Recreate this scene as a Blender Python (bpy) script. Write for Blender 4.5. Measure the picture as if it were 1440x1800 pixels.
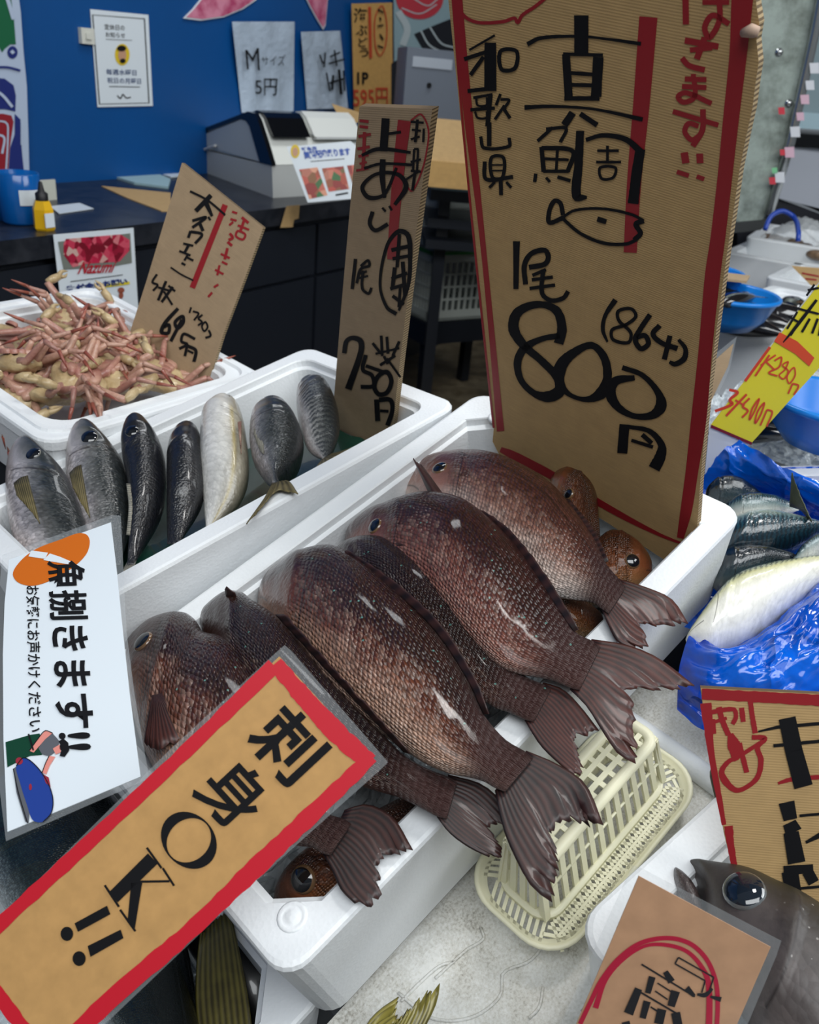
import bpy, bmesh, math, random
import numpy as np
from mathutils import Matrix, Vector
from mathutils.bvhtree import BVHTree

for o in list(bpy.data.objects):
    bpy.data.objects.remove(o)
scene = bpy.context.scene
col = scene.collection
rng = random.Random(7)

# ------------------------------------------------------------------ camera
F_PX, CX, CY, CAM_H = 1530.0, 720.0, 900.0, 1.25
A3 = lambda *v: np.array(v, dtype=float)
def ray_c(p):
    return A3((p[0] - CX) / F_PX, (p[1] - CY) / F_PX, 1.0)
_dn = ray_c((430, 3900)); _dn /= np.linalg.norm(_dn)      # gravity as the camera sees it
_up = -_dn
_fw = A3(0, 0, 1) - _up[2] * _up; _fw /= np.linalg.norm(_fw)
CAMM = np.stack([np.cross(_fw, _up), _fw, _up])           # camera axes -> world axes
CAM = A3(0, 0, CAM_H)
def unit(v):
    v = np.asarray(v, float); return v / np.linalg.norm(v)
def ray(p):
    return CAMM @ ray_c(p)
def at(p, depth):
    return CAM + ray(p) * depth
def on_plane(p, O, n):
    r = ray(p); return CAM + r * (((O - CAM) @ n) / (r @ n))

cam_d = bpy.data.cameras.new('camera'); cam = bpy.data.objects.new('camera', cam_d); col.objects.link(cam)
cam_d.lens = F_PX / 1800 * 36.0; cam_d.sensor_width = 36.0; cam_d.sensor_fit = 'AUTO'
cam_d.clip_start = 0.02; cam_d.clip_end = 60
_R = np.stack([CAMM @ A3(1, 0, 0), -(CAMM @ A3(0, 1, 0)), -(CAMM @ A3(0, 0, 1))], 1)
_m = np.eye(4); _m[:3, :3] = _R; _m[:3, 3] = CAM
cam.matrix_world = Matrix(_m.tolist())
cam_d.dof.use_dof = True; cam_d.dof.focus_distance = 0.72; cam_d.dof.aperture_fstop = 11.0
scene.camera = cam

# ------------------------------------------------------------------ light
scene.view_settings.view_transform = 'Standard'
scene.view_settings.look = 'None'
scene.view_settings.exposure = 0.0
scene.view_settings.gamma = 1.0
scene.view_settings.use_curve_mapping = False
world = bpy.data.worlds.new('market_sky'); scene.world = world; world.use_nodes = True
bg = world.node_tree.nodes['Background']
bg.inputs['Color'].default_value = (0.80, 0.90, 1.0, 1); bg.inputs['Strength'].default_value = 0.16
def area(name, loc, target, sx, sy, power, color):
    l = bpy.data.lights.new(name, 'AREA'); l.shape = 'RECTANGLE'; l.size = sx; l.size_y = sy
    l.energy = power; l.color = color
    o = bpy.data.objects.new(name, l); col.objects.link(o)
    o.location = loc
    o.rotation_euler = (Vector(target) - Vector(loc)).to_track_quat('-Z', 'Y').to_euler()
    return o
# daylight coming in through the open shop front behind the buyer and from the open side on the right
area('daylight_front', (0.2, -0.9, 3.0), (0.0, 0.75, 0.8), 2.6, 1.2, 58, (0.95, 0.985, 1.0))
area('daylight_side', (2.1, 0.6, 2.5), (0.3, 0.8, 0.8), 1.6, 1.0, 33, (0.95, 0.985, 1.0))
area('stall_lamp', (0.35, 0.75, 2.35), (0.2, 0.75, 0.8), 0.26, 0.26, 7, (1.0, 0.98, 0.95))
area('back_fill', (0.15, 2.5, 3.0), (-0.1, 2.9, 0.9), 1.6, 0.3, 19, (0.95, 0.98, 1.0))  # unseen fill light, added to brighten the back of the shop

# ------------------------------------------------------------------ helpers
class MB:
    def __init__(self): self.v = []; self.f = []; self.m = []; self.uv = {}
    def pt(self, p, uv=None):
        self.v.append(tuple(float(c) for c in p)); i = len(self.v) - 1
        if uv is not None: self.uv[i] = uv
        return i
    def face(self, idx, m=0): self.f.append(tuple(idx)); self.m.append(m)
    def grid(self, P, UV=None, m=0, wrap=False, flip=False):
        n = len(P); k = len(P[0])
        ids = [[self.pt(P[i][j], UV[i][j] if UV is not None else None) for j in range(k)] for i in range(n)]
        for i in range(n - 1):
            for j in range(k if wrap else k - 1):
                q = [ids[i][j], ids[i][(j + 1) % k], ids[i + 1][(j + 1) % k], ids[i + 1][j]]
                self.face(q[::-1] if flip else q, m)
        return ids
    def box(self, lo, hi, m=0, X=None):
        c = [(x, y, z) for z in (lo[2], hi[2]) for y in (lo[1], hi[1]) for x in (lo[0], hi[0])]
        if X is not None: c = [X(p) for p in c]
        i = [self.pt(p) for p in c]
        for q in ((0, 2, 3, 1), (4, 5, 7, 6), (0, 1, 5, 4), (2, 6, 7, 3), (0, 4, 6, 2), (1, 3, 7, 5)):
            self.face([i[k] for k in q], m)
    def hexa(self, b, t, m=0):
        i = [self.pt(p) for p in list(b) + list(t)]
        for q in ((3, 2, 1, 0), (4, 5, 6, 7), (0, 1, 5, 4), (1, 2, 6, 5), (2, 3, 7, 6), (3, 0, 4, 7)):
            self.face([i[k] for k in q], m)
    def tube(self, pts, r, k=8, m=0, cap=True):
        pts = [np.asarray(p, float) for p in pts]; n = len(pts)
        rs = r if isinstance(r, (list, tuple, np.ndarray)) else [r] * n
        rings = []; ref = None
        for i in range(n):
            t = unit(pts[min(i + 1, n - 1)] - pts[max(i - 1, 0)] + 1e-12)
            if ref is None: ref = A3(0, 0, 1) if abs(t[2]) < .9 else A3(1, 0, 0)
            a = unit(np.cross(t, ref)); b = np.cross(a, t); ref = b
            rings.append([pts[i] + rs[i] * (a * math.cos(2 * math.pi * j / k) + b * math.sin(2 * math.pi * j / k)) for j in range(k)])
        ids = self.grid(rings, None, m, wrap=True)
        if cap:
            self.face(ids[0], m); self.face(ids[-1][::-1], m)
    def lathe(self, prof, k=32, c=(0, 0, 0), m=0, ax=None):
        P = []
        for r, z in prof:
            row = []
            for j in range(k):
                a = 2 * math.pi * j / k
                if ax is None: row.append((c[0] + r * math.cos(a), c[1] + r * math.sin(a), c[2] + z))
                else: row.append(np.asarray(c) + ax[0] * r * math.cos(a) + ax[1] * r * math.sin(a) + ax[2] * z)
            P.append(row)
        return self.grid(P, None, m, wrap=True)
    def poly(self, pts, m=0):
        self.face([self.pt(p) for p in pts], m)
    def build(self, name, mats, parent=None, smooth=False, tri=False, mods=()):
        me = bpy.data.meshes.new(name); me.from_pydata(self.v, [], self.f)
        mats = mats if isinstance(mats, (list, tuple)) else [mats]
        for mm in mats: me.materials.append(mm)
        for i, p in enumerate(me.polygons):
            p.material_index = self.m[i]; p.use_smooth = smooth
        if self.uv:
            ul = me.uv_layers.new(name='UVMap')
            for l in me.loops: ul.data[l.index].uv = self.uv.get(l.vertex_index, (0, 0))
        bm = bmesh.new(); bm.from_mesh(me)
        if tri: bmesh.ops.triangulate(bm, faces=[f for f in bm.faces if len(f.verts) > 4])
        bmesh.ops.recalc_face_normals(bm, faces=bm.faces)
        bm.to_mesh(me); bm.free()
        o = bpy.data.objects.new(name, me); col.objects.link(o)
        if parent is not None: o.parent = parent
        for kind, kw in mods:
            md = o.modifiers.new(kind.lower(), kind)
            for a, b in kw.items(): setattr(md, a, b)
        return o

def tag(o, label=None, cat=None, group=None, kind=None):
    if label: o['label'] = label
    if cat: o['category'] = cat
    if group: o['group'] = group
    if kind: o['kind'] = kind
    return o

class Fr:
    """a local frame: origin, two axes in its plane and its normal"""
    def __init__(s, o, x, y, n=None):
        s.o = np.asarray(o, float); s.x = unit(x); y = np.asarray(y, float); s.y = unit(y - (y @ s.x) * s.x)
        s.n = np.cross(s.x, s.y)
    def mat(s):
        m = np.eye(4); m[:3, 0] = s.x; m[:3, 1] = s.y; m[:3, 2] = s.n; m[:3, 3] = s.o
        return Matrix(m.tolist())
    def to_l(s, p):
        d = np.asarray(p) - s.o; return A3(d @ s.x, d @ s.y, d @ s.n)
    def to_w(s, p): return s.o + s.x * p[0] + s.y * p[1] + s.n * p[2]
    def px(s, p, h=0.0):
        """local point seen at photo point p, at height h over the frame's plane"""
        return s.to_l(on_plane(p, s.o + s.n * h, s.n))
    def at(s, p, d): return s.to_l(at(p, d))

def empty(name, fr, label, cat, group=None):
    o = bpy.data.objects.new(name, None); col.objects.link(o)
    o.matrix_world = fr.mat() if isinstance(fr, Fr) else Matrix.Translation(Vector(fr))
    o.empty_display_size = .05
    return tag(o, label, cat, group)

def cr(pts, n, closed=False):
    """smooth curve through pts, n samples"""
    P = np.array([np.atleast_1d(p) for p in pts], float)
    if len(P) == 1: return np.repeat(P, n, 0)
    if closed: P = np.vstack([P, P[:1]])
    d = np.r_[0, np.cumsum(np.maximum(np.linalg.norm(np.diff(P, axis=0), axis=1), 1e-9))]
    T = np.zeros_like(P)
    for i in range(len(P)):
        a, b = max(i - 1, 0), min(i + 1, len(P) - 1)
        T[i] = (P[b] - P[a]) / (d[b] - d[a])
    if closed: T[0] = T[-1] = (P[1] - P[-2]) / (d[1] + d[-1] - d[-2])
    s = np.linspace(0, d[-1], n); out = []
    for q in s:
        i = min(max(np.searchsorted(d, q) - 1, 0), len(P) - 2); h = d[i + 1] - d[i]; t = (q - d[i]) / h
        out.append((2*t**3-3*t**2+1)*P[i] + (t**3-2*t**2+t)*h*T[i] + (-2*t**3+3*t**2)*P[i+1] + (t**3-t**2)*h*T[i+1])
    return np.array(out)
def lin(xs, ys, q): return np.interp(q, xs, ys)

# ------------------------------------------------------------------ materials
def srgb(r, g, b):
    f = lambda c: (c / 255 / 12.92) if c / 255 <= .04045 else ((c / 255 + .055) / 1.055) ** 2.4
    return (f(r), f(g), f(b), 1)
class NT:
    def __init__(s, name):
        s.m = bpy.data.materials.new(name); s.m.use_nodes = True; s.t = s.m.node_tree
        s.b = s.t.nodes['Principled BSDF']
    def n(s, kind, **kw):
        x = s.t.nodes.new('ShaderNode' + kind)
        for k, v in kw.items():
            if k.startswith('i_'): x.inputs[k[2:].replace('_', ' ')].default_value = v
            else: setattr(x, k, v)
        return x
    def l(s, a, b): s.t.links.new(a, b)
    def set(s, **kw):
        for k, v in kw.items(): s.b.inputs[k.replace('_', ' ')].default_value = v
        return s
    def math(s, op, a, b=None, clamp=False):
        x = s.n('Math', operation=op, use_clamp=clamp)
        for i, q in enumerate((a, b)):
            if q is None: continue
            if isinstance(q, (int, float)): x.inputs[i].default_value = q
            else: s.l(q, x.inputs[i])
        return x.outputs[0]
    def mix(s, fac, a, b, blend='MIX'):
        x = s.n('Mix', data_type='RGBA', blend_type=blend)
        for sock, q in ((x.inputs[0], fac), (x.inputs[6], a), (x.inputs[7], b)):
            if isinstance(q, (int, float)): sock.default_value = q
            elif isinstance(q, tuple): sock.default_value = q
            else: s.l(q, sock)
        return x.outputs[2]
    def ramp(s, fac, stops):
        x = s.n('ValToRGB'); e = x.color_ramp.elements
        while len(e) < len(stops): e.new(0.5)
        for i, (p, c) in enumerate(stops): e[i].position = p; e[i].color = c
        s.l(fac, x.inputs[0]); return x.outputs[0]
    def coord(s, which='Object', scale=None):
        c = s.n('TexCoord').outputs[which]
        if scale is not None:
            mp = s.n('Mapping'); mp.inputs['Scale'].default_value = scale; s.l(c, mp.inputs[0]); c = mp.outputs[0]
        return c
    def noise(s, vec, scale, detail=3, rough=.55):
        x = s.n('TexNoise'); s.l(vec, x.inputs['Vector']); x.inputs['Scale'].default_value = scale
        x.inputs['Detail'].default_value = detail; x.inputs['Roughness'].default_value = rough
        return x.outputs['Fac']
    def voro(s, vec, scale, feature='F1', rand=1.0):
        x = s.n('TexVoronoi', feature=feature); s.l(vec, x.inputs['Vector']); x.inputs['Scale'].default_value = scale
        x.inputs['Randomness'].default_value = rand
        return x.outputs
    def bump(s, h, strength=.3, dist=.001):
        x = s.n('Bump'); x.inputs['Strength'].default_value = strength; x.inputs['Distance'].default_value = dist
        s.l(h, x.inputs['Height']); s.l(x.outputs[0], s.b.inputs['Normal']); return x
_cache = {}
def plain(name, c, rough=.5, **kw):
    if name in _cache: return _cache[name]
    t = NT(name); t.set(Base_Color=c, Roughness=rough, **kw); _cache[name] = t.m; return t.m
def foam_mat(name, c=(.80, .825, .845, 1), stain=(.55, .52, .47, 1), amount=.1):
    t = NT(name); v = t.coord('Object')
    st = t.ramp(t.noise(v, 9, 5, .65), [(.52, (0, 0, 0, 1)), (.80, (amount, amount, amount, 1))])
    t.l(t.mix(st, c, stain), t.b.inputs['Base Color'])
    vo = t.voro(v, 330)['Distance']
    t.bump(vo, .16, .0012); t.set(Roughness=.5); return t.m
def card_mat(name, c, ribs=(0, 330, 0), rib_strength=.12, plastic=False, grain=(40, 700, 40)):
    t = NT(name); v = t.coord('Object')
    n1 = t.noise(v, 60, 4); n2 = t.noise(t.coord('Object', grain), 1, 2)
    f = t.math('ADD', t.math('MULTIPLY', n1, .5), t.math('MULTIPLY', n2, .5))
    dark = tuple(x * .88 for x in c[:3]) + (1,); lite = tuple(min(1, x * 1.1) for x in c[:3]) + (1,)
    t.l(t.ramp(f, [(.3, dark), (.7, lite)]), t.b.inputs['Base Color'])
    w = t.n('TexWave', wave_type='BANDS', bands_direction='DIAGONAL'); mp = t.n('Mapping'); mp.inputs['Scale'].default_value = ribs
    t.l(t.n('TexCoord').outputs['Object'], mp.inputs[0]); t.l(mp.outputs[0], w.inputs['Vector']); w.inputs['Scale'].default_value = 1
    w.inputs['Distortion'].default_value = .6
    t.bump(w.outputs['Fac'], rib_strength, .001)
    t.set(Roughness=.28 if plastic else .75); return t.m

FOAM = foam_mat('white_foam')
FOAM_OLD = foam_mat('stained_foam', (.70, .69, .66, 1), (.30, .29, .27, 1), .55)
CARD = card_mat('brown_cardboard', srgb(184, 151, 102))
CARD2 = card_mat('pale_cardboard', srgb(166, 142, 112))
def edge_mat():
    t = NT('corrugated_edge'); c = t.coord('Object')
    w = t.n('TexWave', wave_type='BANDS', bands_direction='Y'); t.l(c, w.inputs['Vector']); w.inputs['Scale'].default_value = 95
    w.inputs['Distortion'].default_value = 1.2
    t.l(t.ramp(w.outputs['Fac'], [(.38, srgb(96, 78, 54)), (.55, srgb(168, 146, 110))]), t.b.inputs['Base Color']); t.set(Roughness=.8)
    return t.m
CARD_EDGE = edge_mat()
INK = plain('black_ink', srgb(13, 13, 17), .75, Specular_IOR_Level=.25)
RED = plain('red_marker', srgb(150, 26, 34), .5)
RED_PRINT = plain('red_print', srgb(200, 22, 42), .45)
# ------------------------------------------------------------------ the setting
def floor_mat():
    t = NT('wet_concrete'); v = t.coord('Object')
    n = t.noise(v, 2.2, 6, .7); n2 = t.noise(v, 14, 5, .6)
    f = t.math('ADD', t.math('MULTIPLY', n, .65), t.math('MULTIPLY', n2, .35))
    t.l(t.ramp(f, [(.36, srgb(70, 60, 44)), (.5, srgb(124, 110, 86)), (.64, srgb(162, 148, 122))]), t.b.inputs['Base Color'])
    t.l(t.ramp(n2, [(.4, (.3, .3, .3, 1)), (.6, (.7, .7, .7, 1))]), t.b.inputs['Roughness'])
    t.bump(n2, .2, .004); return t.m
m = MB(); m.poly([(-5, -3, 0), (6, -3, 0), (6, 9, 0), (-5, 9, 0)])
tag(m.build('floor', floor_mat()), kind='structure')

WALL_D = unit(A3(.4829, .8757, 0)); WALL_N = A3(.8757, -.4829, 0); WALL_O = A3(-.96, 2.626, 0)
WALL = Fr(WALL_O, WALL_D, A3(0, 0, 1))          # normal faces the stall
def wall_mat():
    t = NT('blue_painted_panel'); v = t.coord('Object')
    n = t.noise(v, 1.4, 4); n2 = t.noise(v, 45, 3)
    t.l(t.ramp(t.math('ADD', t.math('MULTIPLY', n, .8), t.math('MULTIPLY', n2, .2)), [(.3, srgb(0, 70, 132)), (.7, srgb(0, 76, 142))]), t.b.inputs['Base Color'])
    t.set(Roughness=.42); t.bump(n2, .05, .002); return t.m
m = MB(); m.box((-3.0, 0, -.06), (10.0, 3.1, 0)); ow = m.build('wall_back', wall_mat()); ow.matrix_world = WALL.mat(); tag(ow, kind='structure')
m = MB(); m.box((-4.8, .9, 3.1), (6, 9, 3.2)); tag(m.build('shade_ceiling', plain('grey_ceiling', srgb(150, 152, 155), .8)), kind='structure')  # unseen slab, added to block sky light and darken the back

# ------------------------------------------------------------------ foam boxes
def rring(x0, y0, x1, y1, z, r, k=6, chamfer=False):
    out = []
    rs = r if isinstance(r, (list, tuple)) else [r] * 4
    for (cx_, cy_, a0), r in zip(((x0, y0, 180), (x1, y0, 270), (x1, y1, 0), (x0, y1, 90)), rs):
        sx = 1 if cx_ == x0 else -1; sy = 1 if cy_ == y0 else -1
        for i in range(k):
            t = i / (k - 1)
            if chamfer:
                a = math.radians(a0); b = math.radians(a0 + 90)
                p = (math.cos(a) * (1 - t) + math.cos(b) * t, math.sin(a) * (1 - t) + math.sin(b) * t)
            else:
                a = math.radians(a0 + 90 * t); p = (math.cos(a), math.sin(a))
            out.append((cx_ + sx * r + p[0] * r, cy_ + sy * r + p[1] * r, z))
    return out
def foam_box(fr, L, W, H, t=.026, ch=.022, label='', group=None, mat=None, taper=.012, r=.02, floor_t=.02, studs=(), chamfer=True, lip=.005, ridges=False):
    mat = mat or FOAM
    if not isinstance(ch, (list, tuple)): ch = [ch] * 4
    root = empty('foam_box', fr, label, 'foam box', group)
    m = MB(); Hi = H - floor_t
    R = [rring(taper, taper, L - taper, W - taper, -H, r), rring(.0015, .0015, L - .0015, W - .0015, -.016, r)]
    if ridges: R += [rring(0, 0, L, W, -.014, r)]
    R += [rring(0, 0, L, W, -.004, r), rring(.0012, .0012, L - .0012, W - .0012, -.001, r), rring(.004, .004, L - .004, W - .004, 0, r)]
    if ridges:
        R += [rring(.012, .012, L - .012, W - .012, 0, r), rring(.0135, .0135, L - .0135, W - .0135, .003, r), rring(.019, .019, L - .019, W - .019, .003, r), rring(.021, .021, L - .021, W - .021, -.001, r)]
    R += [rring(t - .0015, t - .0015, L - t + .0015, W - t + .0015, 0, [q + .002 for q in ch], chamfer=chamfer), rring(t, t, L - t, W - t, -.0015, ch, chamfer=chamfer),
          rring(t + .0005, t + .0005, L - t - .0005, W - t - .0005, -.009, ch, chamfer=chamfer), rring(t + lip, t + lip, L - t - lip, W - t - lip, -.011, ch, chamfer=chamfer),
          rring(t + lip + .006, t + lip + .006, L - t - lip - .006, W - t - lip - .006, -Hi, ch, chamfer=chamfer)]
    ids = m.grid(R, None, 0, wrap=True)
    m.face(ids[0]); m.face(ids[-1])
    m.build('shell', mat, root)
    for (x, y) in studs:
        q = MB(); q.lathe([(0, .0012), (.0045, .0012), (.006, .0002), (.0075, .0004), (.0095, .0012), (.011, 0), (.011, -.002)], 20, (x, y, 0)); q.build('corner_stud', mat, root, smooth=True)
    return root

SN = Fr((-.0509, .3624, .7155), (.6516, .6758, .3445), (-.7312, .6805, .0482))
SNL, SNW, SNH = .56, .336, .135
snapper_box = foam_box(SN, SNL, SNW, SNH, .0245, [.026, .005, .026, .026], 'white foam box holding the big dark red sea bream', studs=((.03, .03), (SNL - .03, .03), (SNL - .026, SNW - .05)))

_ajx, _ajy = A3(.6785, .6988, .2266), A3(-.7108, .7024, -.0377)
AJT = .026
AJ = Fr(A3(-.2917, .6478, .8037) - AJT * _ajx - AJT * _ajy, _ajx, _ajy)
AJL, AJW, AJH = .4426 + 2 * AJT, .2372 + 2 * AJT, .115
aji_box = foam_box(AJ, AJL, AJW, AJH, AJT, .02, 'white foam box of horse mackerel behind the box of sea bream', chamfer=False)

CRS = 1.07
CRB = Fr(CAM + CRS * (A3(-.3827, .8198, .8714) - CAM), (.5813, .8134, .0208), (-.8093, .5753, .1188))
CRL, CRW, CRH = .318 * CRS, .371 * CRS, .085
crab_box = foam_box(CRB, CRL, CRW, CRH, .034, .03, 'white foam box heaped with pinkish snow crabs', chamfer=False, ridges=True, r=.026)

# the box of yellowtail low at the front left, its right rim under the sea bream box
LB = Fr(SN.to_w((-.50, .035, -.150)), SN.x, SN.y)
yt_box = foam_box(LB, .53, .36, .15, .024, .03, 'low white foam box of yellowtail at the front left corner', mat=FOAM)

# the box with the big grey fish at the front right
_c = A3(.170, -.098, -.06); _a = math.radians(-7.6)
FB = Fr(SN.to_w(_c), SN.x * math.cos(_a) + SN.y * math.sin(_a), SN.x * math.sin(_a) - SN.y * math.cos(_a))
FB = Fr(SN.to_w(_c) - .42 * np.cross(FB.n, FB.x) * 0, FB.x, FB.y)
# its near side is towards the buyer: origin at the near-left corner
_y = SN.y * math.cos(_a) - SN.x * math.sin(_a)
FB = Fr(SN.to_w(_c) - _y * .34, SN.x * math.cos(_a) + SN.y * math.sin(_a), _y)
fb_box = foam_box(FB, .50, .34, .12, .030, .025, 'white foam box with the single big grey fish at the front right', taper=.004, chamfer=False, r=.024)

# the box lined with a blue bag
MK = Fr(SN.to_w((.462, -.105, -.14)), .62 * SN.x - .785 * SN.y, .785 * SN.x + .62 * SN.y)
mk_box = foam_box(MK, .42, .37, .12, .02, .02, 'white foam box lined with a blue bag of mackerel', taper=.006, chamfer=False)

# ------------------------------------------------------------------ stand under the boxes
STEEL = plain('dull_steel', srgb(105, 108, 110), .4, Metallic=.8)
st = empty('display_stand', (0.1, .6, 0), 'low display stand carrying the foam boxes of fish', 'display stand')
def under(fr, L, W, H, ztop, ins=.02):
    m = MB(); T = [fr.to_w((x, y, -H - .002)) - A3(.1, .6, 0) for x, y in ((ins, ins), (L - ins, ins), (L - ins, W - ins), (ins, W - ins))]
    B = [A3(p[0], p[1], ztop) for p in T]; m.hexa(B, T); m.build('riser', plain('dark_crate', srgb(34, 37, 42), .6), st)
ZT = .26
for fr, L, W, H in ((SN, SNL, SNW, SNH + .02), (AJ, AJL, AJW, AJH), (CRB, CRL, CRW, CRH), (LB, .53, .36, .15), (FB, .5, .34, .12), (MK, .42, .37, .12)):
    under(fr, L, W, H, ZT)
m = MB(); m.box((-1.0, -.75, ZT - .04), (1.4, 1.25, ZT)); m.build('stand_top', STEEL, st)
for x in (-.9, 1.3):
    for y in (-.65, 1.15):
        m = MB(); m.box((x - .025, y - .025, 0), (x + .025, y + .025, ZT - .04)); m.build('leg', STEEL, st)

# ------------------------------------------------------------------ dirty foam lid lying in front of the sea bream box
def lid_mat():
    t = NT('grimy_foam_lid'); v = t.coord('Object')
    n = t.noise(v, 16, 6, .7); n2 = t.noise(v, 420, 3, .6)
    f = t.math('ADD', t.math('MULTIPLY', n, .62), t.math('MULTIPLY', n2, .38))
    t.l(t.ramp(f, [(.34, srgb(140, 134, 122)), (.46, srgb(206, 204, 196)), (.58, srgb(230, 230, 226))]), t.b.inputs['Base Color'])
    t.bump(t.voro(v, 240)['Distance'], .35, .0015); t.set(Roughness=.55); return t.m
LID = lid_mat()
lidf = Fr(SN.to_w((0, 0, -.157)), SN.x, SN.y)
lid = empty('foam_tray', lidf, 'grimy flat foam tray with wavy raised lines under the cream basket', 'foam tray')
m = MB(); P = [(-.06, -.30), (.145, -.30), (.155, -.115), (.46, -.135), (.46, .03), (-.06, .03)]
P = [(.012, -.30), (.145, -.30), (.155, -.118), (.47, -.16), (.47, .02), (.012, .02)]
n = len(P); b = [m.pt((x, y, -.012)) for x, y in P]; t_ = [m.pt((x, y, 0)) for x, y in P]
m.face(b[::-1]); m.face(t_)
for i in range(n): m.face([b[i], b[(i + 1) % n], t_[(i + 1) % n], t_[i]])
m.build('tray_plate', LID, lid, tri=True)
m = MB(); m.tube(cr([(.388, .012, .004), (.386, -.06, .005), (.384, -.10, .005), (.38, -.15, .005)], 14), [.011] * 14, 10)
m.build('tray_rib', FOAM, lid, smooth=True)
for pts in ([(700, 1745), (760, 1790), (830, 1788), (880, 1750), (885, 1710), (930, 1690), (955, 1660), (958, 1630)],
            [(765, 1720), (820, 1670), (850, 1650), (845, 1630)], [(705, 1760), (770, 1700), (800, 1690)], [(955, 1735), (948, 1770), (930, 1790)]):
    m = MB(); Q = cr([lidf.px(p, .001) for p in pts], 30); m.tube(Q, .0013, 6); m.build('raised_line', LID, lid, smooth=True)

# ------------------------------------------------------------------ upturned cream basket
CREAM = NT('cream_plastic').set(Base_Color=srgb(232, 229, 200), Roughness=.38).m
BKF = Fr(SN.to_w((.158, -.092, -.130)), SN.x, SN.y)
bk = empty('plastic_basket', BKF, 'upturned cream plastic basket with slatted sides beside the grimy foam tray', 'basket')
BL, BW, BH = .208, .100, .070
m = MB()
Rf = [rring(.0, .0, BL, BW, .0, .034, 8), rring(-.002, -.002, BL + .002, BW + .002, .006, .035, 8), rring(.000, .0, BL, BW, .0075, .034, 8),
      rring(.002, .002, BL - .002, BW - .002, .006, .033, 8), rring(.0045, .0045, BL - .0045, BW - .0045, .0015, .031, 8), rring(.007, .007, BL - .007, BW - .007, .0015, .03, 8), rring(.007, .007, BL - .007, BW - .007, -.001, .03, 8)]
m.grid(Rf, None, 0, wrap=True); m.build('rim_lip', CREAM, bk, smooth=True)
m = MB()
Rf = [rring(.018, .022, BL - .018, BW - .018, .006, .02, 8), rring(.021, .025, BL - .021, BW - .021, .009, .02, 8), rring(.024, .028, BL - .024, BW - .024, .006, .02, 8), rring(.024, .028, BL - .024, BW - .024, 0, .02, 8), rring(.018, .022, BL - .018, BW - .018, 0, .02, 8), rring(.018, .022, BL - .018, BW - .018, .006, .02, 8)]
m.grid(Rf, None, 0, wrap=True); m.build('inner_lip', CREAM, bk, smooth=True)
m = MB()                                            # lattice strip of the flange: two sets of diagonal ribs
def bar(a, b, w, h):
    d = unit(A3(*b) - A3(*a)); s = np.cross(A3(0, 0, 1), d) * w / 2; a = A3(*a); b = A3(*b); u = A3(0, 0, h)
    m.hexa([a - s, b - s, b + s, a + s], [a - s + u, b - s + u, b + s + u, a + s + u])
q = 26
for i in range(q):
    x = .02 + (BL - .04) * i / (q - 1)
    bar((x - .006, .004, 0), (x + .006, .024, 0), .0028, .0015); bar((x + .006, .004, 0), (x - .006, .024, 0), .0028, .0015)
    bar((x - .006, BW - .004, 0), (x + .006, BW - .02, 0), .0028, .0015)
for i in range(9):
    y = .024 + (BW - .05) * i / 8
    bar((.004, y - .004, 0), (.022, y + .004, 0), .0028, .0015); bar((BL - .004, y - .004, 0), (BL - .022, y + .004, 0), .0028, .0015)
bar((.02, .0135, 0), (BL - .02, .0135, 0), .0022, .0016)
m.build('flange_lattice', CREAM, bk)
x0, y0, x1, y1 = .030, .036, BL - .030, BW - .030      # top of the basket body
m = MB()
def slat(a, b, w, tvec):
    a = A3(*a); b = A3(*b); d = unit(A3(*tvec)) * w / 2; nrm = unit(np.cross(b - a, d)) * .0012
    m.hexa([a - d - nrm, a + d - nrm, a + d + nrm, a - d + nrm], [b - d - nrm, b + d - nrm, b + d + nrm, b - d + nrm])
for i in range(14):
    s = i / 13
    slat((.024 + (BL - .048) * s, .027, .005), (x0 + (x1 - x0) * s, y0, BH), .0058, (1, 0, 0))
    slat((.024 + (BL - .048) * s, BW - .024, .005), (x0 + (x1 - x0) * s, y1, BH), .0058, (1, 0, 0))
for i in range(5):
    s = i / 4
    slat((.023, .03 + (BW - .058) * s, .005), (x0, y0 + (y1 - y0) * s, BH), .0058, (0, 1, 0))
    slat((BL - .023, .03 + (BW - .058) * s, .005), (x1, y0 + (y1 - y0) * s, BH), .0058, (0, 1, 0))
m.build('side_slats', CREAM, bk)
m = MB()
for hz in (.5,):
    a = [(.024 + (x0 - .024) * hz, .027 + (y0 - .027) * hz, .005 + (BH - .005) * hz)]
    zc = .005 + (BH - .005) * hz; xa = .024 + (x0 - .024) * hz; ya = .027 + (y0 - .027) * hz; yb = BW - .024 + (y1 - BW + .024) * hz
    m.tube([(xa, ya, zc), (BL - xa, ya, zc)], .0014, 6); m.tube([(xa, yb, zc), (BL - xa, yb, zc)], .0014, 6)
m.build('side_rail', CREAM, bk, smooth=True)
m = MB(); ring = rring(x0, y0, x1, y1, BH, .01, 5); m.tube([A3(*p) for p in ring] + [A3(*ring[0])], .0052, 10, cap=False)
m.build('top_edge', CREAM, bk, smooth=True)
m = MB()
for i in range(13): m.box((x0 + (x1 - x0) * i / 12 - .0022, y0, BH), (x0 + (x1 - x0) * i / 12 + .0022, y1, BH + .002))
for i in range(4): m.box((x0, y0 + (y1 - y0) * i / 3 - .0022, BH + .0004), (x1, y0 + (y1 - y0) * i / 3 + .0022, BH + .0024))
m.build('base_grid', CREAM, bk)
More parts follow.
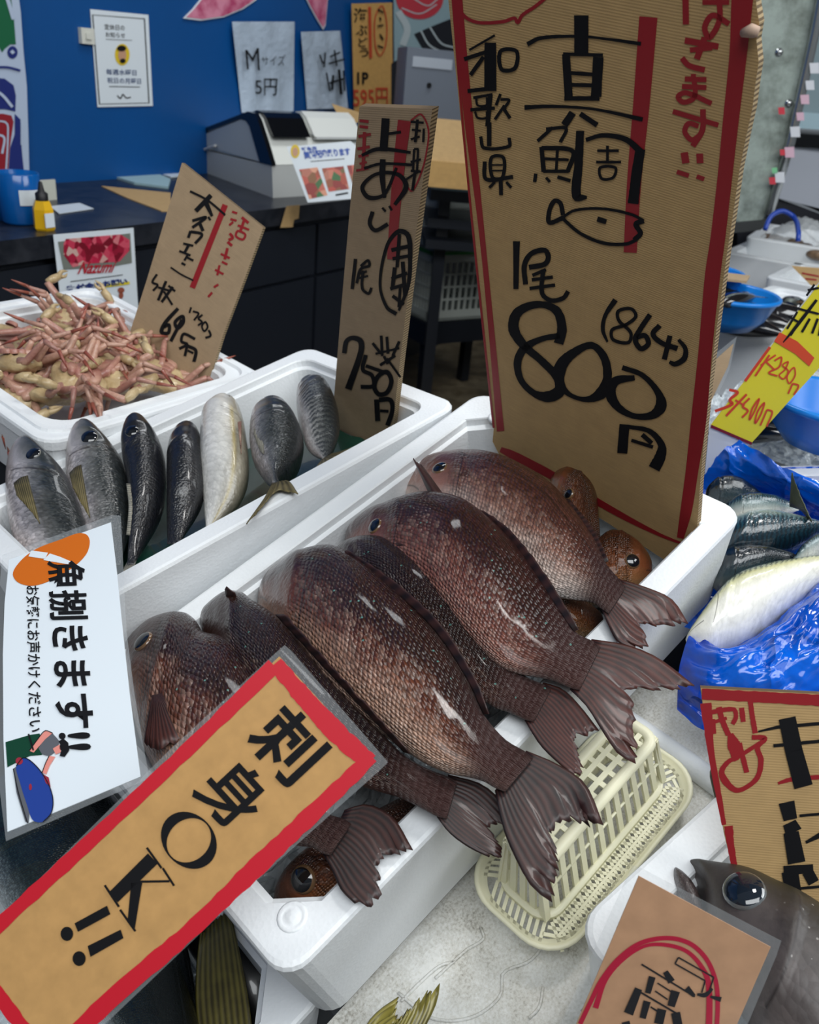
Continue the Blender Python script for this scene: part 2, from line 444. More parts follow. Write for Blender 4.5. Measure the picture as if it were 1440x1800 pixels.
# ------------------------------------------------------------------ fish
def fish_mat(name, stops, scale=(150, 60), rand=.55, amp=.8, edge=.85, painted_glint=0, bdist=.0011, mott=.25, bump=.5, rough=.3, blotch=.25, gill=.19, spots=None, bars=None, coat=.35, streak=None, tailc=None):
    """skin colour runs belly (v=0) to back (v=1); scales by a cell pattern along the body"""
    t = NT(name); uv = t.n('UVMap').outputs[0]; sp = t.n('SeparateXYZ'); t.l(uv, sp.inputs[0]); U, V = sp.outputs[0], sp.outputs[1]
    mp = t.n('Mapping'); mp.inputs['Scale'].default_value = (scale[0], scale[1], 1); t.l(uv, mp.inputs[0])
    nz = t.noise(t.coord('Object'), 22, 4)
    vv = t.math('ADD', V, t.math('MULTIPLY', t.math('SUBTRACT', nz, .5), blotch))
    c = t.ramp(vv, stops)
    vo = t.voro(mp.outputs[0], 1.0, rand=rand); d = vo['Distance']
    cell = t.n('SeparateColor'); t.l(vo['Color'], cell.inputs[0])
    # each scale has its own tone, darker towards its edge
    k = t.math('ADD', t.math('MULTIPLY', cell.outputs[0], amp), 1 - amp * .55)
    k = t.math('MULTIPLY', k, t.math('SUBTRACT', 1.16, t.math('MULTIPLY', d, edge)))
    head = t.n('MapRange', interpolation_type='SMOOTHSTEP'); t.l(U, head.inputs[0]); head.inputs[1].default_value = gill - .04; head.inputs[2].default_value = gill + .04
    hm = head.outputs[0]
    kk = t.math('ADD', t.math('MULTIPLY', k, hm), t.math('SUBTRACT', 1.0, hm))
    cc = t.n('CombineColor')
    for i in range(3): t.l(kk, cc.inputs[i])
    c = t.mix(1.0, c, cc.outputs[0], 'MULTIPLY')
    if mott:
        mo = t.math('ADD', t.math('MULTIPLY', t.math('SUBTRACT', t.noise(t.coord('Object'), 38, 6, .75), .5), mott * 4), 1.0, True)
        m3 = t.n('CombineColor')
        for i in range(3): t.l(mo, m3.inputs[i])
        c = t.mix(1.0, c, m3.outputs[0], 'MULTIPLY')
    if painted_glint:                                                  # pale glints painted into the colour of single lower-flank scales
        fl = t.math('MULTIPLY', t.math('GREATER_THAN', cell.outputs[1], 1 - painted_glint), t.math('MULTIPLY', hm, t.math('LESS_THAN', vv, .56)))
        c = t.mix(t.math('MULTIPLY', fl, .10), c, srgb(226, 196, 178))
    if bars:                                                   # dark wavy bars across the back
        freq, v0, v1, colr, amt = bars
        w = t.n('TexWave', wave_type='BANDS', bands_direction='X'); t.l(uv, w.inputs['Vector']); w.inputs['Scale'].default_value = freq
        w.inputs['Distortion'].default_value = 5; w.inputs['Detail'].default_value = 2; w.inputs['Detail Scale'].default_value = 1.2
        r = t.n('MapRange', interpolation_type='SMOOTHSTEP'); t.l(vv, r.inputs[0]); r.inputs[1].default_value = v0; r.inputs[2].default_value = v1
        mk = t.math('MULTIPLY', t.math('GREATER_THAN', w.outputs['Fac'], .5), t.math('MULTIPLY', r.outputs[0], amt))
        c = t.mix(mk, c, colr)
    if streak:                                                 # fine line along the flank
        v0, wd, colr, amt = streak
        ln = t.math('SUBTRACT', 1.0, t.math('DIVIDE', t.math('ABSOLUTE', t.math('SUBTRACT', V, v0)), wd), True)
        c = t.mix(t.math('MULTIPLY', t.math('MULTIPLY', ln, hm), amt), c, colr)
    gl = t.math('SUBTRACT', 1.0, t.math('DIVIDE', t.math('ABSOLUTE', t.math('SUBTRACT', U, t.math('ADD', gill, t.math('MULTIPLY', t.math('SUBTRACT', t.math('MULTIPLY', V, 1.6), t.math('MULTIPLY', t.math('MULTIPLY', V, V), 1.9)), .12)))), .006), True)
    gv = t.math('MULTIPLY', t.math('GREATER_THAN', V, .2), t.math('LESS_THAN', V, .76))
    c = t.mix(t.math('MULTIPLY', t.math('MULTIPLY', gl, gv), .75), c, (.012, .006, .006, 1))
    ml = t.math('SUBTRACT', 1.0, t.math('DIVIDE', t.math('ABSOLUTE', t.math('SUBTRACT', V, t.math('SUBTRACT', .43, t.math('MULTIPLY', U, 1.1)))), .016), True)
    c = t.mix(t.math('MULTIPLY', t.math('MULTIPLY', ml, t.math('LESS_THAN', U, .085)), .8), c, (.01, .006, .006, 1))
    if tailc:
        tr = t.n('MapRange', interpolation_type='SMOOTHSTEP'); t.l(U, tr.inputs[0]); tr.inputs[1].default_value = .80; tr.inputs[2].default_value = .93
        c = t.mix(t.math('MULTIPLY', tr.outputs[0], .95), c, tailc)
        dry = t.math('SUBTRACT', 1.0, tr.outputs[0]); t.l(t.math('MULTIPLY', dry, coat), t.b.inputs['Coat Weight']); t.l(t.math('ADD', t.math('MULTIPLY', dry, rough - .5), .5), t.b.inputs['Roughness'])
    if spots:
        colr, dens, size = spots
        v2 = t.voro(t.coord('Object'), dens); s2 = t.math('LESS_THAN', v2['Distance'], size)
        up = t.math('GREATER_THAN', V, .42)
        c = t.mix(t.math('MULTIPLY', t.math('MULTIPLY', s2, up), t.math('MULTIPLY', hm, .8)), c, colr)
    t.l(c, t.b.inputs['Base Color'])
    wet = t.noise(t.coord('Object'), 160, 3)
    hgt = t.math('ADD', t.math('MULTIPLY', t.math('MULTIPLY', t.math('SUBTRACT', 1, d), hm), 1.0), t.math('MULTIPLY', wet, .5))
    t.bump(hgt, bump, bdist)
    t.set(Roughness=rough, Coat_Weight=coat, Coat_Roughness=.07, Specular_IOR_Level=.6)
    return t.m
def fin_mat(name, c0, c1, rough=.5, coat=.12, nr=26):
    t = NT(name); uv = t.n('UVMap').outputs[0]; sp = t.n('SeparateXYZ'); t.l(uv, sp.inputs[0])
    w = t.math('SINE', t.math('MULTIPLY', sp.outputs[0], nr * 6.28)); nz = t.noise(t.coord('Object'), 60, 3)
    f = t.math('ADD', t.math('MULTIPLY', w, .22), t.math('ADD', t.math('MULTIPLY', nz, .7), t.math('MULTIPLY', sp.outputs[1], .25)))
    t.l(t.ramp(f, [(.2, c0), (.75, c1)]), t.b.inputs['Base Color'])
    t.bump(t.math('ADD', t.math('MULTIPLY', w, .5), nz), .25, .0008); t.set(Roughness=rough, Coat_Weight=coat, Coat_Roughness=.1); return t.m

def eye(parent, fr, c, nrm, r, iris, name='eye', pupil=.55, flat=.5, pup=None):
    """c local centre, nrm local outward normal"""
    nrm = unit(nrm); a = unit(np.cross(nrm, A3(.3, .9, .2))); b = np.cross(nrm, a)
    m = MB(); prof = []
    for i in range(15):
        th = math.pi * .62 * i / 14
        prof.append((r * math.sin(th), r * flat * (math.cos(th) - .25)))
    ids = m.grid([[A3(*c) + a * p[0] * math.cos(2 * math.pi * j / 24) + b * p[0] * math.sin(2 * math.pi * j / 24) + nrm * p[1] for j in range(24)] for p in prof], None, 0, wrap=True)
    for fi in range(len(m.f)):
        m.m[fi] = 1 if (fi // 24) < int(14 * pupil) else 0
    return m.build(name, [iris, pup or PUPIL], parent, smooth=True)
PUPIL = plain('fish_pupil', (.004, .005, .008, 1), .06, Coat_Weight=1.0)
IRIS_GOLD = plain('bronze_iris', srgb(112, 84, 58), .2, Coat_Weight=.8)
IRIS_SILVER = plain('silver_iris', srgb(168, 166, 158), .2, Coat_Weight=.8, Metallic=.4)

def body(root, fr, D, V, hs, T, mat, roll=0, M=90, K=44, gillu=.19, gilld=.0022, prof=None, flat=.9, name='body', th=None, ext=.03):
    """D, V: photo points along the back and along the belly from snout to tail root, hs: height over the frame of the fish's mid-plane"""
    if ext:                                                    # the flesh thins out into the fin
        e1 = (np.array(D[-1], float) + V[-1]) / 2; e0 = (np.array(D[-2], float) + V[-2]) / 2; sp_len = sum(np.linalg.norm((np.array(D[i]) + V[i]) / 2 - (np.array(D[i + 1]) + V[i + 1]) / 2.) for i in range(len(D) - 1))
        e2 = e1 + (e1 - e0) / (np.linalg.norm(e1 - e0) + 1e-6) * ext * sp_len; hv = (np.array(D[-1], float) - V[-1]) * .46
        D = list(D) + [tuple(e2 + hv)]; V = list(V) + [tuple(e2 - hv)]
        if isinstance(hs, (list, tuple)): hs = list(hs) + [hs[-1]]
    n = len(D); hs = hs if isinstance(hs, (list, tuple)) else [hs] * n
    if len(hs) != n: hs = list(np.interp(np.linspace(0, 1, n), np.linspace(0, 1, len(hs)), hs))
    Dl = np.array([fr.px(D[i], hs[i]) for i in range(n)]); Vl = np.array([fr.px(V[i], hs[i]) for i in range(n)])
    Cm = (Dl + Vl) / 2; A = (Dl - Vl) / 2
    d = np.r_[0, np.cumsum(np.linalg.norm(np.diff(Cm, axis=0), axis=1))]; u = d / d[-1]
    full = np.hstack([Cm, A]); S = cr(full, 400)
    cd = np.r_[0, np.cumsum(np.linalg.norm(np.diff(S[:, :3], axis=0), axis=1))]; cd /= cd[-1]
    q = np.r_[[0, .004, .012, .022], np.linspace(.034, 1, M - 4)]
    S = np.stack([np.interp(q, cd, S[:, k]) for k in range(6)], 1)
    pr = prof or ((0, .06, .15, .3, .45, .65, .82, .9, .96, 1), (.22, .58, .86, 1, .98, .76, .38, .24, .11, .03))
    R = []; UVs = []
    L = d[-1]; tang = unit(Cm[-1] - Cm[-2])
    cap = np.sqrt(np.clip(1 - (1 - np.clip(q / .03, 0, 1)) ** 2, 0, 1))
    for i, uu in enumerate(q):
        c, a = S[i, :3], S[i, 3:]
        hh = T * np.interp(uu, pr[0], pr[1]); row = []; ur = []
        w = a * max(cap[i], .02); hh = hh * max(cap[i], .02)
        for j in range(K):
            ph = 2 * math.pi * j / K; cs, sn = math.cos(ph), math.sin(ph)
            z = math.copysign(abs(sn) ** flat, sn)
            rel = abs(((math.degrees(ph) - 180 + roll + 540) % 360) - 180) / 180     # 0 belly .. 1 back
            p = c + w * cs + A3(0, 0, 1) * hh * z
            if sn > 0:
                gv = rel; ug = gillu + .12 * (1.6 * gv - 1.9 * gv * gv)
                if .15 < gv < .85:
                    e = (ug - uu) / .05
                    if -.25 < e < 1: p = p + A3(0, 0, 1) * gilld * (min(1, (e + .25) / .25) * (1 - max(0, e)) ) * sn
                if uu < .11 and .2 < gv < .5:
                    p = p - A3(0, 0, 1) * .0016 * math.exp(-((gv - (.40 - uu * 1.3)) / .03) ** 2)
            row.append(p); ur.append((uu, rel))
        R.append(row); UVs.append(ur)
    m = MB(); ids = m.grid(R, UVs, 0, wrap=True)
    m.face(ids[0]); m.face(ids[-1])
    o = m.build(name, mat, root, smooth=True)
    vw = [Vector(fr.to_w(p)) for p in m.v]
    bvh = BVHTree.FromPolygons(vw, [f for f in m.f if len(f) <= 4])
    return o, bvh
def hit(fr, bvh, p):
    r = Vector(unit(ray(p))); loc, nrm, idx, dist = bvh.ray_cast(Vector(CAM), r)
    if loc is None: return None, None
    if nrm.dot(r) > 0: nrm = -nrm
    n_l = A3(Vector(nrm).dot(Vector(fr.x)), Vector(nrm).dot(Vector(fr.y)), Vector(nrm).dot(Vector(fr.n)))
    return fr.to_l(A3(*loc)), n_l
def tail(root, fr, bt, bb, up_edge, trail, lo_edge, h0, h1, mat, n=30, ms=9, jag=.05, name='tail_fin', seed=1, sag=0.0):
    """bt, bb: photo points at the tail root (back side, belly side); trail runs from the upper tip to the lower tip"""
    rg = random.Random(seed); P = lambda p, t: fr.px(p, h0 + (h1 - h0) * t + sag * 4 * t * (1 - t))
    tr = cr([np.array(p, float) for p in trail], n + 1)
    ue = cr([bt] + up_edge + [trail[0]], ms + 1); le = cr([bb] + lo_edge + [trail[-1]], ms + 1)
    G = []; UVs = []
    for j in range(n + 1):
        s = j / n; b = np.array(bt) * (1 - s) + np.array(bb) * s; e = tr[j].copy()
        jt = 1 + (rg.uniform(-jag * 1.5, jag * .35) if 0 < j < n else 0)
        if j % 5 == 3: jt -= jag * 1.6
        row = []; ur = []
        for i in range(ms + 1):
            t = i / ms; p = b + (e - b) * t * (1 + (jt - 1) * t)
            p = p + (ue[i] - (np.array(bt) * (1 - t) + np.array(trail[0]) * t)) * (1 - s) ** 2 + (le[i] - (np.array(bb) * (1 - t) + np.array(trail[-1]) * t)) * s ** 2
            q = P(p, t); q[2] += (.0004 if j % 2 else -.0004) * min(1, t * 2)
            row.append(q); ur.append((s, t))
        G.append(row); UVs.append(ur)
    m = MB(); m.grid(G, UVs)
    return m.build(name, mat, root, smooth=True, mods=(('SOLIDIFY', dict(thickness=.0011, offset=0)),))
def fin(root, fr, base, tip, mat, name, n=18, ms=5, jag=.06, seed=1, corr=.0006):
    """base and tip: lists of (photo point, height)"""
    rg = random.Random(seed)
    B = cr([fr.px(p, h) for p, h in base], n + 1); E = cr([fr.px(p, h) for p, h in tip], n + 1)
    G = []; UVs = []
    for j in range(n + 1):
        k = 1 + rg.uniform(-jag, jag * .4)
        nn = A3(0, 0, 1) * (corr if j % 2 else -corr)
        G.append([B[j] + (E[j] - B[j]) * (i / ms) * (1 + (k - 1) * i / ms) + nn * (i / ms) for i in range(ms + 1)]); UVs.append([(j / n, i / ms) for i in range(ms + 1)])
    m = MB(); m.grid(G, UVs)
    return m.build(name, mat, root, smooth=True, mods=(('SOLIDIFY', dict(thickness=.0009, offset=0)),))
def wfin(root, fr, base, tip, mat, name, n=14, ms=5, jag=.06, seed=1):
    """the same from local points"""
    rg = random.Random(seed); B = cr(base, n + 1); E = cr(tip, n + 1); G = []; UVs = []
    for j in range(n + 1):
        k = 1 + rg.uniform(-jag, jag * .4)
        G.append([B[j] + (E[j] - B[j]) * (i / ms) * k for i in range(ms + 1)]); UVs.append([(j / n, i / ms) for i in range(ms + 1)])
    m = MB(); m.grid(G, UVs)
    return m.build(name, mat, root, smooth=True, mods=(('SOLIDIFY', dict(thickness=.0009, offset=0)),))

# ---- sea bream
TQ = srgb(96, 150, 140)
def bream_mat(name, back, mid, low, belly, spots=True, k=1.0):
    return fish_mat(name, [(.0, belly), (.24, low), (.42, mid), (.58, back), (1, back)], scale=(66, 44), rand=.45, amp=.62, painted_glint=.3, bump=1.0, bdist=.0024, rough=.30, blotch=.34, spots=(TQ, 85, .085) if spots else None, gill=.22, streak=(.66, .012, (.012, .005, .005, 1), .85), tailc=srgb(60, 33, 30))
BR_DARK = bream_mat('bream_skin_dark', srgb(52, 26, 19), srgb(100, 54, 36), srgb(176, 136, 114), srgb(206, 180, 162))
BR_MID = bream_mat('bream_skin_red', srgb(62, 31, 27), srgb(112, 64, 53), srgb(150, 98, 84), srgb(180, 146, 134))
BR_PALE = bream_mat('bream_skin_pale', srgb(92, 52, 42), srgb(150, 106, 90), srgb(208, 186, 174), srgb(222, 210, 204), spots=False)
BR_BACK = bream_mat('bream_skin_back', srgb(44, 24, 18), srgb(66, 36, 28), srgb(104, 68, 58), srgb(146, 116, 106))
BR_BROWN = bream_mat('bream_skin_brown', srgb(88, 46, 24), srgb(128, 70, 38), srgb(150, 100, 62), srgb(180, 150, 110), spots=False)
BR_FIN = fin_mat('bream_fin', srgb(32, 15, 15), srgb(76, 38, 32), nr=14)
BR_FIN_D = fin_mat('bream_fin_dark', srgb(22, 12, 13), srgb(60, 33, 29), nr=14)
CATB = 'fish'
GRPB = 'sea bream in the front foam box'
def bream(label): return empty('red_sea_bream', SN, label, CATB, GRPB)

# the palest one, along the cardboard price board
r = bream('palest pinkish sea bream lying nearest the foot of the big price board')
S1D = [(709, 850), (728, 826), (755, 809), (818, 803), (867, 807), (920, 827), (969, 856), (1009, 899), (1044, 948), (1066, 992), (1092, 1022)]
S1V = [(711, 872), (722, 892), (742, 915), (790, 940), (822, 965), (868, 995), (915, 1022), (955, 1042), (1005, 1052), (1040, 1058), (1060, 1072)]
_, bv = body(r, SN, S1D, S1V, [-.035, -.03, -.02, -.008, .0, .008, .012, .014], .034, BR_PALE, roll=0, gillu=.22)
c, n_ = hit(SN, bv, (773, 822)); eye(r, SN, c, n_, .0088, IRIS_GOLD)
tail(r, SN, (1088, 1018), (1058, 1072), [(1140, 1034), (1182, 1054)], [(1210, 1096), (1180, 1103), (1143, 1100), (1126, 1098), (1136, 1118), (1141, 1139), (1112, 1139)], [(1070, 1100), (1086, 1128)], .012, .004, BR_FIN, seed=3)
fin(r, SN, [((762, 884), .01), ((776, 885), .022), ((787, 880), .014)], [((726, 805), .034), ((731, 811), .036), ((744, 820), .03)], BR_FIN, 'pectoral_fin', n=8, jag=.02)
fin(r, SN, [((985, 880), .01), ((1030, 935), .012), ((1062, 990), .013)], [((1000, 876), .012), ((1044, 930), .014), ((1070, 985), .015)], BR_FIN_D, 'dorsal_fin')

r = bream('reddish sea bream with tail spread over the box edge, second from the price board')
S2D = [(606, 950), (616, 932), (649, 907), (689, 895), (733, 881), (778, 879), (822, 891), (867, 924), (907, 964), (942, 1009), (978, 1062), (1013, 1112), (1044, 1128)]
S2V = [(607, 960), (618, 978), (640, 998), (672, 1012), (700, 1020), (735, 1040), (770, 1070), (806, 1108), (840, 1140), (872, 1166), (908, 1182), (968, 1195), (1004, 1210)]
_, bv = body(r, SN, S2D, S2V, [-.03, -.02, -.005, .01, .02, .024, .024, .022, .02], .035, BR_MID, roll=-10, gillu=.22)
c, n_ = hit(SN, bv, (659, 924)); eye(r, SN, c, n_, .0086, IRIS_GOLD)
tail(r, SN, (1040, 1124), (1002, 1212), [(1102, 1134), (1156, 1156)], [(1221, 1205), (1185, 1212), (1140, 1214), (1108, 1215), (1119, 1252), (1120, 1300), (1118, 1342)], [(1030, 1240), (1062, 1290), (1088, 1326)], .018, .012, BR_FIN, seed=5, n=36)
fin(r, SN, [((800, 886), .022), ((870, 930), .028), ((930, 998), .03), ((985, 1078), .026), ((1008, 1110), .024)], [((812, 878), .028), ((884, 920), .035), ((944, 988), .036), ((998, 1070), .03), ((1018, 1106), .026)], BR_FIN_D, 'dorsal_fin', n=30)

r = bream('dark sea bream mostly covered by its two neighbours, third from the price board')
S3D = [(585, 985), (600, 968), (640, 953), (690, 960), (745, 998), (800, 1053), (850, 1108), (890, 1158), (925, 1190), (958, 1204)]
S3V = [(586, 1000), (610, 1030), (650, 1060), (690, 1090), (730, 1120), (775, 1160), (820, 1205), (865, 1240), (895, 1252), (925, 1266)]
_, bv = body(r, SN, S3D, S3V, [-.03, -.01, .004, .01, .012, .014, .014, .014], .03, BR_BACK, roll=-32, gillu=.2)
tail(r, SN, (955, 1200), (922, 1266), [(990, 1212), (1022, 1244)], [(1053, 1284), (1040, 1296), (1016, 1298), (1020, 1330), (1028, 1368), (1010, 1364)], [(950, 1310), (985, 1344)], .012, .01, BR_FIN, seed=7)
fin(r, SN, [((690, 958), .03), ((760, 1010), .034), ((830, 1085), .032), ((880, 1145), .028)], [((700, 952), .036), ((772, 1002), .04), ((842, 1078), .038), ((890, 1140), .032)], BR_FIN_D, 'dorsal_fin', n=24)

r = bream('biggest dark coppery sea bream with turquoise flecks in the middle of the box')
S4D = [(452, 1060), (470, 1020), (511, 990), (547, 976), (587, 971), (627, 988), (667, 1019), (711, 1055), (756, 1100), (791, 1145), (822, 1198), (850, 1256), (888, 1300), (925, 1322)]
S4V = [(454, 1070), (462, 1085), (482, 1112), (506, 1138), (540, 1170), (580, 1212), (622, 1248), (668, 1284), (711, 1316), (752, 1342), (790, 1358), (828, 1366), (852, 1374), (872, 1386)]
_, bv = body(r, SN, S4D, S4V, [-.03, -.015, .004, .018, .026, .03, .032, .032, .03], .038, BR_DARK, roll=-8, gillu=.17)
tail(r, SN, (925, 1320), (870, 1390), [(981, 1344), (1029, 1378)], [(1061, 1450), (1040, 1454), (1008, 1446), (975, 1462), (982, 1510), (984, 1548), (971, 1586)], [(886, 1460), (908, 1512), (936, 1560)], .026, .02, BR_FIN_D, seed=9, n=36)
fin(r, SN, [((600, 972), .036), ((680, 1030), .044), ((760, 1104), .046), ((822, 1196), .042), ((850, 1256), .036)], [((610, 966), .042), ((694, 1022), .05), ((774, 1096), .052), ((836, 1192), .046), ((860, 1254), .04)], BR_FIN_D, 'dorsal_fin', n=32)

r = bream('dark sea bream seen from its spiny back, half under the red edged paper sign')
S6D = [(352, 1096), (362, 1078), (400, 1050), (431, 1051), (449, 1065), (484, 1087), (511, 1113), (545, 1150), (580, 1192), (625, 1240), (672, 1290), (712, 1330), (752, 1352), (790, 1366)]
S6V = [(354, 1110), (362, 1130), (384, 1160), (408, 1190), (430, 1215), (460, 1250), (490, 1285), (520, 1315), (555, 1340), (600, 1365), (648, 1384), (700, 1400), (740, 1420), (770, 1436)]
_, bv = body(r, SN, S6D, S6V, [-.03, -.012, .0, .008, .012, .016, .02, .022, .02], .032, BR_BACK, roll=-38, gillu=.2)
tail(r, SN, (788, 1362), (768, 1436), [(849, 1380), (893, 1420)], [(923, 1455), (900, 1456), (872, 1450), (866, 1462), (884, 1492), (891, 1512), (860, 1506)], [(790, 1464), (826, 1490)], .018, .01, BR_FIN_D, seed=11)
fin(r, SN, [((484, 1080), .03), ((545, 1146), .036), ((610, 1216), .04), ((670, 1280), .04), ((710, 1322), .036)], [((500, 1078), .04), ((562, 1146), .046), ((626, 1218), .05), ((688, 1284), .048), ((722, 1324), .04)], BR_FIN_D, 'dorsal_fin', n=30, jag=.2)
fin(r, SN, [((398, 1050), .02), ((416, 1050), .022)], [((394, 1030), .034), ((412, 1040), .03)], BR_FIN_D, 'head_spine', n=4, jag=.3)

r = bream('sea bream with a humped forehead and raised side fin beside the white paper sign')
S7D = [(222, 1150), (236, 1128), (267, 1101), (298, 1087), (329, 1085), (347, 1096), (362, 1118), (391, 1125), (418, 1141), (444, 1174), (470, 1220), (500, 1290), (530, 1360), (548, 1410), (580, 1432), (606, 1440)]
S7V = [(224, 1166), (228, 1200), (236, 1252), (246, 1296), (262, 1336), (284, 1372), (310, 1400), (336, 1420), (366, 1436), (400, 1450), (430, 1462), (464, 1472), (500, 1480), (525, 1486), (550, 1490), (566, 1500)]
_, bv = body(r, SN, S7D, S7V, [-.035, -.02, -.008, .0, .006, .01, .012, .014, .016, .016], .036, BR_DARK, roll=-4, gillu=.26, gilld=.004)
c, n_ = hit(SN, bv, (251, 1127)); eye(r, SN, c, n_, .0105, IRIS_GOLD)
tail(r, SN, (606, 1424), (568, 1502), [(645, 1414), (690, 1436)], [(726, 1494), (700, 1504), (674, 1512), (668, 1530), (672, 1566), (664, 1582), (650, 1594), (624, 1588)], [(584, 1530), (600, 1564)], .012, .008, BR_FIN_D, seed=13)
fin(r, SN, [((268, 1222), .036), ((284, 1220), .036)], [((252, 1302), .03), ((268, 1318), .034), ((300, 1312), .036), ((330, 1290), .034), ((342, 1278), .03)], BR_FIN, 'pectoral_fin', n=16, corr=.001)

# the layer underneath
def under_bream(label, D, V, h, T, mat, roll, eyep=None, er=.008, gillu=.3):
    r = bream(label); _, bv = body(r, SN, D, V, h, T, mat, roll=roll, gillu=gillu)
    if eyep:
        c, n_ = hit(SN, bv, eyep)
        if c is not None: eye(r, SN, c, n_, er, IRIS_GOLD)
    return r
r = under_bream('red brown sea bream whose eye shows in the near corner of the box', [(508, 1640), (485, 1590), (500, 1545), (540, 1505), (600, 1470), (680, 1420), (760, 1370)], [(515, 1645), (545, 1630), (580, 1610), (620, 1585), (670, 1550), (730, 1500), (790, 1440)], [-.075, -.055, -.045, -.045, -.045], .032, BR_BROWN, -20, (532, 1546), .0105)
under_bream('brown sea bream with its head raised against the lower edge of the price board', [(968, 846), (990, 836), (1016, 834), (1036, 846), (1048, 870), (1052, 900), (1056, 960)], [(966, 852), (970, 870), (978, 890), (990, 915), (1000, 940), (1005, 970), (1010, 1010)], [-.03, -.028, -.03, -.035], .03, BR_BROWN, -10, (1000, 868), .006)
under_bream('brown sea bream head poking out on the ice by the right wall of its box', [(1148, 1010), (1144, 990), (1126, 968), (1100, 950), (1074, 944), (1050, 958), (1010, 980), (960, 1000)], [(1147, 1018), (1142, 1026), (1125, 1034), (1100, 1044), (1075, 1052), (1050, 1058), (1015, 1060), (975, 1060)], [-.062, -.055, -.052, -.05], .03, BR_BROWN, -12, (1112, 986), .0078)
under_bream('wet golden brown sea bream glimpsed between two tails at the box edge', [(960, 1050), (985, 1058), (1010, 1062), (1035, 1066), (1056, 1078), (1062, 1092)], [(958, 1100), (980, 1118), (1005, 1122), (1030, 1120), (1050, 1112), (1060, 1098)], [-.035, -.03, -.03], .024, BR_BROWN, 0)
# crushed ice bed
def ice_mat():
    t = NT('crushed_ice'); v = t.coord('Object'); t.set(Base_Color=(.66, .72, .76, 1), Roughness=.16, Transmission_Weight=.25)
    t.bump(t.voro(v, 110)['Distance'], .9, .004); return t.m
ICE = ice_mat()
def ice_bed(fr, x0, y0, x1, y1, z, amp, label, n=60, seed=2):
    rg = np.random.RandomState(seed); m = MB(); G = []
    for i in range(n + 1):
        G.append([(x0 + (x1 - x0) * i / n, y0 + (y1 - y0) * j / n, z + amp * rg.rand()) for j in range(n + 1)])
    m.grid(G); o = m.build('ice_bed', ICE); o.matrix_world = fr.mat(); tag(o, label, 'ice', kind='stuff'); return o
ice_bed(SN, .034, .034, SNL - .034, SNW - .034, -.096, .012, 'crushed ice under the red sea bream in the front box')
# ---- horse mackerel in the box behind
AJ_SIDE = fish_mat('horse_mackerel_skin', [(.0, srgb(190, 176, 172)), (.25, srgb(176, 170, 172)), (.4, srgb(112, 112, 112)), (.56, srgb(50, 54, 54)), (1, srgb(32, 34, 34))], scale=(90, 22), rand=.9, amp=.7, edge=.4, bump=.6, rough=.3, blotch=.42, gill=.27, coat=.35, bars=(9, .35, .7, (.012, .018, .024, 1), .35))
AJ_BACK = fish_mat('horse_mackerel_back', [(.0, srgb(120, 116, 118)), (.3, srgb(66, 66, 70)), (.5, srgb(28, 29, 34)), (1, srgb(16, 17, 22))], scale=(80, 20), rand=.9, amp=.5, edge=.3, bump=.6, rough=.3, blotch=.2, gill=.24, coat=.4, bars=(9, .35, .7, (.008, .01, .016, 1), .3))
AJ_BELLY = fish_mat('horse_mackerel_belly', [(.0, srgb(216, 214, 210)), (.22, srgb(206, 204, 198)), (.42, srgb(160, 152, 134)), (.7, srgb(86, 84, 70))], scale=(60, 16), rand=.9, amp=.22, edge=.15, bump=.4, rough=.3, blotch=.35, gill=.2, coat=.35, streak=(.36, .05, srgb(170, 150, 80), .7))
AJ_BAR = fish_mat('horse_mackerel_barred', [(.0, srgb(206, 190, 186)), (.25, srgb(176, 172, 172)), (.42, srgb(124, 124, 122)), (.62, srgb(66, 70, 70)), (1, srgb(40, 42, 42))], scale=(90, 22), rand=.9, amp=.4, edge=.3, bump=.5, rough=.32, blotch=.25, gill=.22, coat=.3, bars=(8, .28, .42, (.02, .024, .028, 1), .85))
OLIVE_FIN = fin_mat('olive_fin', srgb(56, 50, 26), srgb(116, 104, 66), nr=8)
GREY_FIN = fin_mat('grey_fin', srgb(70, 70, 66), srgb(140, 136, 122))
GA = 'horse mackerel in the middle foam box'
def aji(label): return empty('horse_mackerel', AJ, label, 'fish', GA)
def aj_body(r, D, V, h, T, mat, roll, eyep=None, er=.0085, gillu=.26):
    _, bv = body(r, AJ, D, V, h, T, mat, roll=roll, M=70, K=36, gillu=gillu, gilld=.0016)
    if eyep:
        c, n_ = hit(AJ, bv, eyep)
        if c is not None: eye(r, AJ, c, n_, er, IRIS_SILVER, flat=.4, pupil=.66)
    return bv
HA = [.03, .022, .008, -.006, -.018, -.03, -.04, -.045]
r = aji('horse mackerel with a folded olive side fin, leftmost in its box')
aj_body(r, [(49, 775), (62, 780), (92, 810), (117, 838), (133, 871), (146, 905), (155, 940), (158, 980), (150, 1020), (135, 1050)],
        [(47, 777), (36, 785), (24, 800), (15, 827), (13, 865), (16, 910), (27, 955), (48, 985), (80, 1015), (115, 1045)], HA, .032, AJ_SIDE, 14, (58, 797))
fin(r, AJ, [((24, 850), .03), ((36, 840), .033), ((49, 836), .034)], [((30, 872), .027), ((50, 894), .024), ((70, 920), .018)], OLIVE_FIN, 'pectoral_fin', n=12, jag=.03)
r = aji('horse mackerel with a large pale-ringed eye, second from the left in its box')
aj_body(r, [(151, 743), (167, 752), (194, 782), (214, 810), (226, 842), (229, 885), (226, 930), (214, 985)],
        [(148, 745), (133, 760), (122, 790), (118, 827), (122, 870), (132, 910), (146, 950), (160, 990)], HA, .032, AJ_SIDE, 10, (157, 768), .0095)
